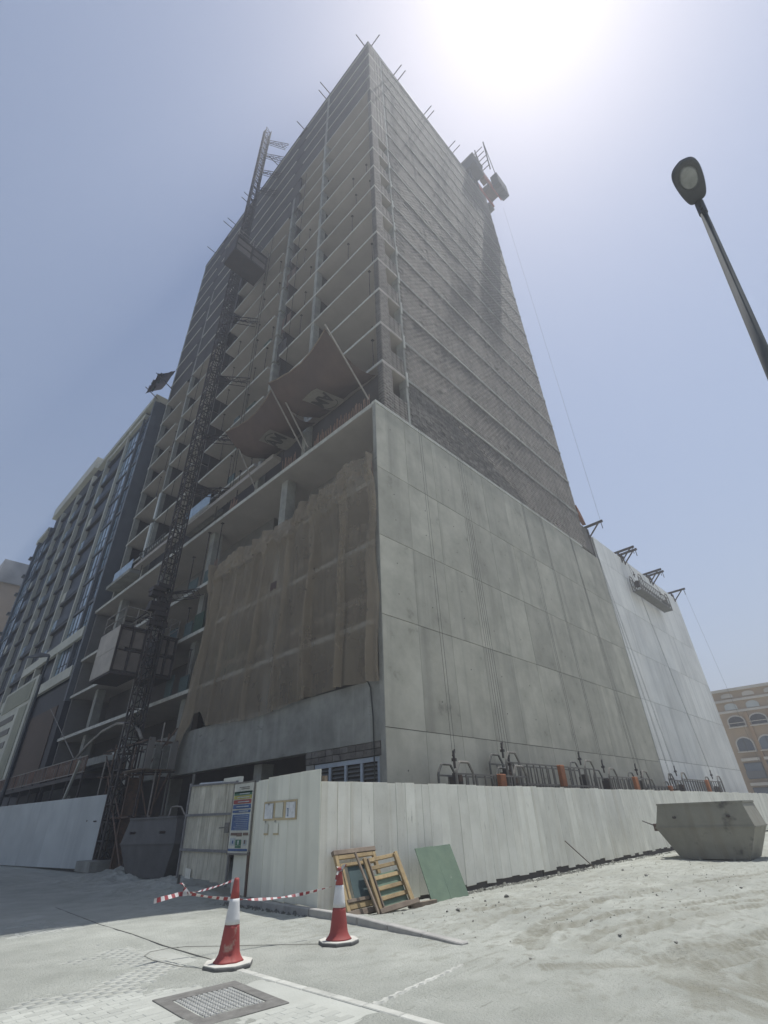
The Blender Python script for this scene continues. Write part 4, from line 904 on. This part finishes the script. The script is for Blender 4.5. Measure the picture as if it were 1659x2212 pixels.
# ================================================================= LEANING TIMBER THINGS
def frame_thing(name, label, cat, origin, xdir, lean, build):
    T = thing(name, origin, label, cat); ax = Vector(xdir).normalized(); az = Vector((lean[0], lean[1], math.sqrt(max(.01, 1-lean[0]**2-lean[1]**2)))); ay = az.cross(ax).normalized(); ax = ay.cross(az).normalized()
    def bx(a0, b0, c0, a1, b1, c1, nm, m, bev=.006, off=0):
        o = Vector(origin); g = G(); P = []
        for c in (c0, c1):
            for a, b in ((a0, b0), (a1, b0), (a1, b1), (a0, b1)):
                P.append(o+ax*(a+U(-.004, .004))+ay*b+az*c)
        return g.hexa(P).build(nm, m, T, bevel=bev)
    build(bx); return T
def fr1(bx):
    W, H = 1.16, 1.18
    bx(0, 0, 0, .09, .07, H, 'stile', 'wood_yellow'); bx(W-.09, 0, 0, W, .07, H*.93, 'stile', 'wood_yellow'); bx(-.02, -.01, H-.07, W+.03, .09, H+.02, 'top_rail', 'wood_grey')
    bx(.09, 0, H-.16, W-.09, .05, H-.08, 'rail', 'wood_yellow'); bx(.09, 0, H-.30, W-.09, .06, H-.24, 'rail', 'wood_yellow'); bx(.0, -.01, .0, W, .08, .10, 'bottom_rail', 'wood_grey'); bx(.09, .0, .12, W-.09, .05, .22, 'rail', 'wood_yellow'); bx(.05, -.02, .23, W*.55, .04, .29, 'rail', 'wood_grey')
    bx(.14, .02, .1, .20, .05, H*.8, 'slat', 'wood_yellow'); bx(.30, .045, .12, .86, .055, H-.3, 'backing_sheet', 'teal_mesh')
def fr2(bx):
    W, H = 1.0, 1.03
    bx(0, 0, 0, .085, .06, H, 'stile', 'wood_yellow'); bx(W-.085, 0, 0, W, .06, H, 'stile', 'wood_yellow'); bx(.085, -.03, .0, .12, .02, H*.97, 'stile', 'wood_grey'); bx(W-.15, -.03, 0, W-.1, .03, H*.96, 'stile', 'wood_yellow')
    for z in (.02, .2, .38, .58, .78, .94): bx(.02, .03, z, W-.02, .07, z+.075, 'rung', 'wood_yellow' if z > .1 else 'wood_grey')
    bx(-.04, -.06, -.03, W+.05, .0, .06, 'bottom_rail', 'wood_grey'); bx(.12, .075, .06, W-.12, .082, .7, 'backing_sheet', 'green_board')
frame_thing('wooden_frame', 'yellow timber frame with dark opening leaning against the hoarding, farther left', 'timber frame', (8.32, 9.26, -.03), (1, -.06, 0), (0, .42), fr1)
frame_thing('slatted_frame', 'slatted ladder-like timber frame leaning in front of the yellow one', 'timber frame', (8.95, 8.98, -.01), (1, -.12, 0), (-.03, .47), fr2)
def fr3(bx): bx(0, 0, 0, .05, .04, 1.18, 'pole', 'wood_grey')
frame_thing('loose_batten', 'dark loose batten propped between the two timber frames', 'batten', (8.86, 8.96, -.02), (1, 0, 0), (-.16, .44), fr3)
def fr4(bx): bx(0, 0, 0, .60, .018, 1.13, 'board', 'green_board', .003); bx(.602, .002, 0, 1.20, .02, 1.12, 'board', 'green_board', .003)
frame_thing('green_board', 'faded green board sheet leaning on the white hoarding', 'board', (10.70, 9.08, -.05), (1, -.14, 0), (.02, .42), fr4)
tag(G().bar((9.85, 9.02, .0), (10.66, 8.96, .0), .10, .08).build('timber_offcut', 'wood_grey', loc=(10.2, 9.0, 0)), 'short timber offcut on the sand left of the green board', 'timber')
tag(G().bar((9.5, 9.35, .0), (10.35, 9.2, .03), .10, .06).build('timber_offcut', 'wood_grey', loc=(9.9, 9.3, 0)), 'timber offcut lying behind the slatted frame', 'timber')
tag(G().bar((19.6, 9.3, -.05), (19.0, 9.9, .75), .03).build('thin_stick', 'wood_grey', loc=(19.6, 9.3, 0)), 'thin stick leaning against the hoarding left of the skip', 'stick')

# ================================================================= SKIPS
def skip(x, y, rz, mt, label, s=1.0):
    T = thing('waste_skip', (x, y, 0), label, 'skip')
    M = Matrix.Translation((x, y, 0)) @ Matrix.Rotation(rz, 4, 'Z') @ Matrix.Scale(s, 4)
    def tr(P): return [tuple(M @ Vector(p)) for p in P]
    def rect(l0, l1, w, z): return [(-w, l0, z), (w, l0, z), (w, l1, z), (-w, l1, z)]
    A = rect(-1.08, 1.12, .80, .03); Bq = rect(-1.58, 1.68, .93, .98); Cq = rect(-1.42, 1.42, .88, 1.72); t = .05
    ins = lambda R, z: [(p[0]*(1-t/.9), p[1]*(1-t/1.5), z) for p in R]
    G().loft([tr(A), tr(Bq), tr(Cq), tr(ins(Cq, 1.72)), tr(ins(Bq, 1.0)), tr(ins(A, .12))]).build('tub', mt, T)
    g = G()
    for R, z in ((Bq, .98),):
        for i in range(4): g.bar(M @ Vector(R[i]), M @ Vector(R[(i+1) % 4]), .05*s, .04*s)
    g.build('side_fold', mt, T)
    g = G()
    for i in range(4): g.bar(M @ (Vector(Cq[i])-Vector((0, 0, .0))), M @ Vector(Cq[(i+1) % 4]), .07*s, .06*s)
    g.build('rim', mt, T)
    for yy in (-.9, .9):
        for xx in (-.95, .95): G().tube([M @ Vector((xx*.9, yy, 1.3)), M @ Vector((xx*1.16, yy, 1.3))], .04*s, 8).build('lifting_lug', 'steel_dark', T)
    g = G().box(-.3, 1.62, .86, .1, 1.98, 1.1); g.v = [tuple(M @ Vector(p)) for p in g.v]; g.build('tipping_hook', 'steel_rust', T)
    G().bar(M @ Vector((-.1, 1.9, 1.0)), M @ Vector((-.12, 2.42, 1.2)), .04).build('hook_bar', 'pipe', T)
    for k in range(5):
        a = U(-.6, .6); b = U(-1.1, 1.1)
    g = G()
    for yy in (-.6, .5): g.bar(M @ Vector((-.83, yy, .04)), M @ Vector((.83, yy, .04)), .1, .08)
    g.build('skid', mt, T)
    return T
skip(23.9, 6.45, 0, 'skip_grey', 'grey steel waste skip with soot stain standing on the sand at right')
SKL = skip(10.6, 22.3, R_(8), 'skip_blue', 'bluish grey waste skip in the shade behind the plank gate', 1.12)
tag(G().tube([(9.75, 21.1, 1.9), (9.85, 21.2, 2.25), (9.95, 21.0, 2.27), (10.05, 20.8, 2.25), (10.2, 20.6, 1.9)], .03, 6).build('wire_handle', 'pipe', loc=(9.95, 21, 1.9)), 'bent wire bail standing on the shaded skip rim', 'wire')
# ================================================================= MANHOLE, LAMPS, STONES
MH = thing('drain_cover', (3.86, 6.37, 0), 'square cast drain cover with rows of raised studs set in a dark frame', 'drain cover')
M4 = Matrix.Translation((3.86, 6.37, 0)) @ Matrix.Rotation(R_(-4.5), 4, 'Z')
def mh(x0, y0, z0, x1, y1, z1, nm, m, bev=.004):
    g = G().box(x0, y0, z0, x1, y1, z1); g.v = [tuple(M4 @ Vector(p)) for p in g.v]; return g.build(nm, m, MH, bevel=bev)
for a in ((-.49, -.62, .49, -.40), (-.49, .42, .49, .62), (-.49, -.395, -.35, .415), (.35, -.395, .49, .415)): mh(a[0], a[1], -.05, a[2], a[3], .006, 'frame_bar', 'iron')
mh(-.342, -.39, -.05, .342, .41, -.012, 'cover_plate', 'iron')
st = G(); st.loft([[(-.024, -.019, 0), (.024, -.019, 0), (.024, .019, 0), (-.024, .019, 0)], [(-.016, -.012, .020), (.016, -.012, .020), (.016, .012, .020), (-.016, .012, .020)]]); stm = st.mesh('stud', 'iron_stud')
for i in range(11):
    for j in range(14):
        p = M4 @ Vector((-.30+i*.06, -.355+j*.0565, -.0125)); inst(stm, 'stud', MH, p, (0, 0, R_(-4.5)))
# right street lamp (pole leans slightly)
LP = thing('street_lamp', (5.95, .08, 0), 'tall dark street lamp leaning at the right edge against the sky', 'street lamp')
b0, t0 = Vector((5.94, .09, 0)), Vector((5.92, -.93, 9.0)); dr = (t0-b0).normalized()
G().tube([b0, b0.lerp(t0, .5), t0-dr*.12], .105, 16, .042).build('pole', 'lamp_pole', LP, smooth=True)
G().box(5.75, -.1, 0, 6.13, .28, .03).build('base_plate', 'lamp_pole', LP)
g = G().tube([t0-dr*.25, t0+dr*.02], .055, 10); g.bar(t0-dr*.2-Vector((.1, 0, 0)), t0-dr*.2+Vector((.1, 0, 0)), .02); g.bar(t0-dr*.32-Vector((.09, 0, 0)), t0-dr*.32+Vector((.09, 0, 0)), .016); g.build('spigot', 'lamp_head', LP)
hc = Vector((5.55, -.93, 9.03)); hd = Vector((-.97, .03, 0)).normalized(); hs = Vector((hd.y, -hd.x, 0))
OUT0 = [(-.34, -.09), (-.36, .0), (-.34, .09), (-.22, .135), (0, .165), (.20, .165), (.31, .12), (.36, .03), (.36, -.03), (.31, -.12), (.20, -.165), (0, -.165), (-.22, -.135)]
OUT = []
for i in range(len(OUT0)):
    p0, p1, p2, p3 = (Vector(OUT0[(i+q) % len(OUT0)]) for q in (-1, 0, 1, 2))
    for t in (0, .25, .5, .75): OUT.append(tuple(.5*((2*p1)+(p2-p0)*t+(2*p0-5*p1+4*p2-p3)*t*t+(3*p1-p0-3*p2+p3)*t**3)))
def hr(k, z): return [tuple(hc+hd*a*k+hs*b*k+Vector((0, 0, z))) for a, b in OUT]
G().loft([hr(.93, -.02), hr(1, .0), hr(1, .05), hr(.85, .11), hr(.5, .15)]).build('lamp_head', 'lamp_head', LP, smooth=False)
G().loft([[tuple(hc+hd*(.10+.20*math.cos(a))+hs*.115*math.sin(a)+Vector((0, 0, -.021))) for a in np.linspace(0, 2*math.pi, 21)[:-1]], [tuple(hc+hd*(.10+.15*math.cos(a))+hs*.085*math.sin(a)+Vector((0, 0, -.05))) for a in np.linspace(0, 2*math.pi, 21)[:-1]]]).build('lens', 'lamp_glass', LP, smooth=True)
# left street lamp
LL = thing('street_lamp', (10.5, 52.7, 0), 'distant dark street lamp at left before the dark clad block', 'street lamp')
G().tube([(10.5, 52.7, 0), (10.5, 52.7, 15.2)], .14, 10, .09).build('pole', 'lamp_pole', LL)
g = G().loft([[(10.5, 52.6, 15.1), (10.5, 52.6, 15.3), (10.5, 52.8, 15.3), (10.5, 52.8, 15.1)], [(9.9, 53.5, 15.2), (9.9, 53.4, 15.55), (9.8, 54.1, 15.55), (9.8, 54.2, 15.2)], [(9.3, 55.4, 15.35), (9.3, 55.4, 15.5), (9.2, 55.6, 15.5), (9.2, 55.6, 15.35)]]); g.build('lamp_head', 'lamp_head', LL)
# thin cable on the road
g = G().tube([(4.9, 9.45, .003), (4.78, 9.48, .006), (4.46, 9.49, .006), (4.29, 9.29, .006), (4.25, 8.93, .006), (4.31, 8.28, .006), (4.44, 7.8, .006), (4.55, 7.5, .006)], .0035, 5)
g.tube([(4.85, 9.42, .006), (4.97, 9.37, .006), (5.31, 8.93, .006), (5.9, 8.2, .006), (6.3, 7.7, .006)], .004, 5)
tag(g.build('ground_cable', 'crack', loc=(4.6, 9, 0)), 'thin dark cable looped on the dusty road between the cones', 'cable')
# stones, scattered
def rock(s):
    bm = bmesh.new(); bmesh.ops.create_icosphere(bm, subdivisions=1, radius=s)
    for v in bm.verts: v.co *= U(.6, 1.2); v.co.z *= .75
    me = bpy.data.meshes.new('stone'); bm.to_mesh(me); bm.free(); me.materials.append(MATS['stone']); return me
RK = [rock(.05) for _ in range(6)]
def hz(x, y): return float(hgt(np.array([x]), np.array([y]))[0])-.012
STN = [(11.9, 7.9, 1.5, 'largest dark stone on the sand, in front of the hoarding right of the green board'), (11.2, 8.0, .7, 'small stone on the sand just left of the largest dark one'), (9.7, 7.6, 1.2, 'dark broken stone on the sand below the slatted timber frame'), (9.55, 7.75, .6, 'pebble touching the broken stone below the slatted frame'), (13.5, 6.9, .8, 'lone dark stone on the sand halfway between green board and skip'), (17.2, 6.7, 1.3, 'bigger stone on the pale sand left of the waste skip'), (14.6, 5.2, .6, 'small stone beside the upper tyre track'), (10.0, 5.0, .8, 'stone between the tyre tracks near the kerb end'), (9.2, 4.2, .7, 'stone lying in the lower tyre track'), (18.5, 7.9, 1.0, 'stone close to the hoarding foot left of the skip'), (13.9, 8.3, .9, 'stone by the rubble line right of the green board'), (8.9, 3.3, .7, 'stone in the lower right foreground sand'), (15.5, 4.0, .9, 'dark stone near the right edge among the tyre tracks'), (7.3, 4.6, .4, 'tiny pebble where the sand meets the paving'), (12.2, 4.6, .6, 'small stone in the middle of the sandy area')]
for x, y, s, lb in STN:
    o = bpy.data.objects.new('stone', random.choice(RK)); COL.objects.link(o); o.location = (x, y, hz(x, y)+.02*s); o.scale = (s, s*U(.7, 1.2), s*U(.6, .9)); o.rotation_euler = (0, 0, U(0, 6))
    tag(o, lb, 'stone', 'stones scattered on the sand')
V, F = [], []
for k in range(2600):
    if random.random() < .72: x = 11.5+abs(random.gauss(0, 1))*9; y = 9.82-abs(random.gauss(0, .2))
    else: x = U(8, 26); y = U(4, 9)
    if k % 12 == 0: x = 7.75+U(0, .3); y = U(9.9, 13.5)
    s = abs(random.gauss(0, .02))+.008; z = hz(x, y); a = U(0, 3); n0 = len(V)
    if y < 9.2: s *= .5
    c, sn = math.cos(a)*s, math.sin(a)*s; h = s*U(.5, 1.3)
    V += [(x+c, y+sn, z-.005), (x-sn*U(.6, 1.4), y+c, z-.005), (x-c, y-sn, z-.005), (x+sn, y-c*U(.6, 1.4), z-.005), (x+U(-.3, .3)*s, y+U(-.3, .3)*s, z+h), (x+c*.5, y-c*.5, z+h*.8)]
    F += [(n0, n0+1, n0+4), (n0+1, n0+2, n0+4), (n0+2, n0+3, n0+5), (n0+3, n0, n0+5), (n0, n0+4, n0+5), (n0+2, n0+5, n0+4)]
tag(raw('rubble', V, F, 'rubble'), 'loose rubble and chippings along the foot of the hoarding', 'rubble', kind='stuff')

# ================================================================= NEIGHBOURING APARTMENT BLOCK (left)
NB = thing('apartment_block', (12.5, 74, 0), 'finished apartment block with cream vertical fins and dark glass bays left of the tower', 'building')
G().box(12.61, 49.75, 0, 32, 98.6, 46.5).build('wall', 'cladding_dark', NB)
G().box(12.05, 49.55, 11.0, 13.6, 50.0, 46.2).build('blade_wall', 'fin_grey', NB); G().box(12.06, 49.55, 0, 13.6, 50.2, 10.98).build('blade_wall', 'cladding_dark', NB)
FL = [13.75+3.43*i for i in range(10)]
bays = [(50.05, 52.4, 'glass'), (52.7, 57.1, 'glass'), (57.4, 64.6, 'balcony'), (65.0, 70.6, 'slot'), (71.0, 77.4, 'balcony'), (77.7, 84.6, 'slot'), (85, 91.0, 'balcony'), (91.3, 97.4, 'glass')]
for y in (57.25, 64.8, 70.8, 77.55, 84.8): G().box(12.05, y-.22, 14, 12.6, y+.22, 46.2).build('fin', 'cream', NB)
for y in (52.55, 91.15): G().box(12.1, y-.16, 14, 12.6, y+.16, 46.2).build('fin', 'fin_grey', NB)
G().box(12.05, 97.4, 3, 12.6, 98.5, 46.2).build('fin', 'fin_grey', NB)
for fi, z in enumerate(FL):
    for y0, y1, kd in bays:
        G().box(12.25, y0, z-.16, 12.6, y1, z+.14).build('spandrel', 'spandrel' if kd != 'glass' else 'fin_grey', NB)
        if fi == len(FL)-1: continue
        if kd == 'glass':
            n = 3 if y1-y0 < 3 else 4; w = (y1-y0)/n
            for i in range(n):
                wf = G(); a, b = y0+i*w, y0+(i+1)*w
                wf.box(12.32, a, z+.22, 12.42, a+.07, z+3.15); wf.box(12.32, b-.07, z+.22, 12.42, b, z+3.15); wf.box(12.32, a+.07, z+.22, 12.42, b-.07, z+.3); wf.box(12.32, a+.07, z+1.3, 12.42, b-.07, z+1.37)
                wo = wf.build('window', 'cladding_dark', NB); G().box(12.35, a+.07, z+.3, 12.38, b-.07, z+3.15).build('pane', 'glass_blue' if random.random() < .6 else 'window_glass', wo)
        elif kd == 'slot':
            w = (y1-y0)/3
            for i in range(3): 
                wo = G().box(12.45, y0+i*w, z+.22, 12.6, y0+i*w+.12, z+3.15).build('window', 'spandrel', NB); G().box(12.5, y0+i*w+.12, z+.24, 12.56, y0+(i+1)*w-.02, z+3.1).build('pane', 'window_dark', wo)
        else:
            G().box(12.24, y0+.05, z+.22, 12.28, y1-1.4, z+1.25).build('balustrade', 'window_dark', NB)
            G().box(12.24, y1-1.3, z+.22, 12.28, y1-.02, z+1.35).build('divider', 'glass_blue' if fi % 3 else 'cream', NB)
            wo = G().box(12.45, y0+.4, z+.22, 12.6, y0+.55, z+2.9).build('window', 'spandrel', NB); G().box(12.5, y0+.55, z+.24, 12.56, y1-1.6, z+2.8).build('pane', 'window_dark', wo)
G().box(11.9, 50.0, 46.4, 32, 69.0, 47.0).build('roof_slab', 'cream', NB); G().box(12.2, 50.6, 47.0, 32, 68.6, 48.3).build('parapet', 'cream', NB)
G().box(12.0, 52, 45.2, 13.1, 64, 45.7).build('cornice', 'cream', NB)
for i in range(14): G().box(12.15, 58.2+i*.42, 47.25, 12.2, 58.4+i*.42, 48.0).build('vent_slat', 'spandrel', NB)
G().box(11.9, 71.5, 48.2, 32, 92, 50.2).build('roof_slab', 'cream', NB); G().box(12.6, 71.8, 46.4, 31, 92, 48.2).build('penthouse', 'spandrel', NB); G().box(11.9, 92.01, 45.8, 30, 98.8, 46.6).build('roof_slab', 'cream', NB)
for z in FL[:-1]: G().box(11.7, 98.0, z+1.6, 13, 99.2, z+1.9).build('sunshade', 'fin_grey', NB)
for z in (16.7, 13.1): G().box(11.95, 50.05, z, 12.24, 70, z+.95).build('cream_band', 'cream', NB)
G().box(12.3, 50.3, 0, 12.6, 70, 12.9).build('lower_wall', 'cladding_dark', NB); G().box(12.1, 70, 0, 12.6, 98.5, 12.9).build('lower_wall', 'cream', NB)
G().box(12.22, 52.0, 5.0, 12.29, 60.0, 11.0).build('brown_cladding', 'brown_panel', NB)
for i, z in enumerate(np.arange(5, 13, 1.25)): G().box(12.0, 70.2, z, 12.09, 98, z+.12).build('band', 'spandrel', NB)
SGN = thing('banner_sign', (11.9, 66, 5), 'pale banner board with a green arched panel at the far left', 'sign')
G().box(11.8, 60.6, 5.8, 11.95, 73.5, 15.3).build('board', 'cream', SGN); G().prism([(0, 0)], 0, 0) if 0 else None
G().box(11.75, 61.6, 5.9, 11.79, 64.6, 12.6).build('arched_panel', 'sign_green', SGN); G().box(11.74, 61.6, 13.0, 11.79, 72.6, 15.0).build('top_band', 'sign_green', SGN)
for i in range(5): G().box(11.74, 66, 6.4+i*1.3, 11.79, 73, 7.0+i*1.3).build('printed_band', 'plaster', SGN)
CP = thing('roof_canopy', (12, 49.5, 48), 'brown catch canopy with green net bunched on the roof edge of the left block', 'canopy')
g = G(); P = []
for i in range(12):
    P.append([(10.9+.25*j+U(-.04, .04), 47.0+i*.32, 47.9+.30*j-.05*i+U(-.06, .06)) for j in range(8)])
g.grid(P).build('sheet', 'canopy', CP)
for i in range(9): 
    a = (11.0+U(-.1, .3), 47.2+i*.36, 48.0+U(0, .3)); G().box(a[0], a[1], a[2], a[0]+U(.3, .6), a[1]+.3, a[2]+U(.3, .6)).build('net_bundle', 'green_mesh' if i % 2 else 'steel_dark', CP)
for y in (47.2, 50.3): G().bar((12.9, y, 47.0), (10.7, y+.2, 48.4), .08).build('strut', 'steel_dark', CP)
# far beige block at the left edge
BB = thing('beige_block', (13, 125, 0), 'distant beige block with grey roof storey at the left edge', 'building')
G().box(10, 112, 0, 40, 150, 42.5).build('wall', 'beige', BB); G().box(9.6, 111.5, 42.5, 40.5, 150.5, 47).build('roof_storey', 'beige_grey', BB)
for z in (20, 26, 32, 38): G().box(9.9, 113, z, 9.99, 149, z+.5).build('band', 'trim', BB)
for y in (118, 126, 134): 
    for z in (22, 28, 34): w_ = G().box(9.92, y, z, 9.99, y+2.5, z+2.8).build('window', 'trim', BB); G().box(9.9, y+.2, z+.2, 9.915, y+2.3, z+2.6).build('pane', 'window_dark', w_)
# ================================================================= OCHRE APARTMENT HOUSE (right)
OB = thing('ochre_apartments', (90, 10, 0), 'ochre apartment house with arched windows and pale trim beyond the white wall', 'building')
G().box(90.3, -40, 0, 110, 19.5, 16.0).build('wall', 'ochre', OB)
for z, h, d in ((16.0, .35, .5), (14.6, .3, .35), (13.1, .3, .3)): G().box(90.3-d, -40, z, 90.31 if z < 16 else 110, 19.8, z+h).build('cornice', 'trim', OB)
for i in range(18):
    yc = 16.6-i*2.75
    def arch(w, z0, z1, x0, x1, n=10):
        s = z1-w/2 if z1-z0 > w else (z0+z1)/2; rz = z1-s; pts = [(yc-w/2, z0), (yc+w/2, z0)]+[(yc+w/2*math.cos(t), s+rz*math.sin(t)) for t in np.linspace(0, math.pi, n)]
        return G().loft([[(x0, a, b) for a, b in pts], [(x1, a, b) for a, b in pts]])
    arch(1.5, 15.15, 15.75, 90.18, 90.29).build('niche', 'trim', OB)
    arch(1.6, 13.5, 14.4, 90.18, 90.29).build('niche', 'hoard_white', OB)
    for z0, z1 in ((11.2, 12.75), (8.0, 9.9)):
        w_ = arch(2.25, z0, z1, 90.12, 90.29).build('window', 'trim', OB); arch(1.9, z0+.1, z1-.2, 90.05, 90.119).build('pane', 'window_dark' if z0 > 10 else 'window_glass', w_)
        G().bar((90.0, yc, z0), (90.0, yc, z1-.2), .06).build('mullion', 'spandrel', OB)
        G().box(89.6, yc-1.15, z0-.12, 90.29, yc+1.15, z0-.02).build('sill', 'trim', OB)
        if z0 > 10: G().box(89.6, yc-1.1, z0+.42, 89.66, yc+1.1, z0+.5).build('balcony_rail', 'trim', OB)
    for z0 in (4.6, 1.6):
        w_ = G().box(90.15, yc-1.1, z0, 90.29, yc+1.1, z0+2.0).build('window', 'spandrel', OB); G().box(90.1, yc-1.0, z0+.1, 90.149, yc+1.0, z0+1.9).build('pane', 'window_glass', w_)
        G().box(89.7, yc-1.1, z0+.15, 89.76, yc+1.1, z0+.95).build('balcony_glass', 'fin_grey', OB); G().box(89.65, yc-1.1, z0+2.2, 90.29, yc+1.1, z0+2.55).build('louvre_band', 'trim', OB)
    G().box(89.95, yc-1.72, 0, 90.29, yc-1.03 if 0 else yc-1.3, 13.0).build('pilaster', 'ochre_deep', OB)
for y, z in ((13.2, 6.4),): G().hexa([(89.2, y-1, z-.3), (90.1, y-1, z-.3), (90.1, y+.9, z-.3), (89.2, y+.9, z-.3), (89.6, y-1, z+.4), (90.1, y-1, z+.5), (90.1, y+.9, z+.5), (89.6, y+.9, z+.4)]).build('awning', 'red', OB)

# ================================================================= HAZE: dusty air round the whole place, also standing in for lens glare
hm = bpy.data.materials.new('haze'); hm.use_nodes = True; hn = hm.node_tree.nodes; hn.remove(hn['Principled BSDF'])
pvn = hn.new('ShaderNodeVolumePrincipled'); pvn.inputs['Color'].default_value = (.90, .92, .97, 1); pvn.inputs['Density'].default_value = HAZE; pvn.inputs['Anisotropy'].default_value = .3
hm.node_tree.links.new(pvn.outputs[0], hn['Material Output'].inputs['Volume']); MATS['haze'] = hm
hzb = G().box(-720, -720, -1.5, 720, 720, 98).build('haze', 'haze'); tag(hzb, kind='stuff')
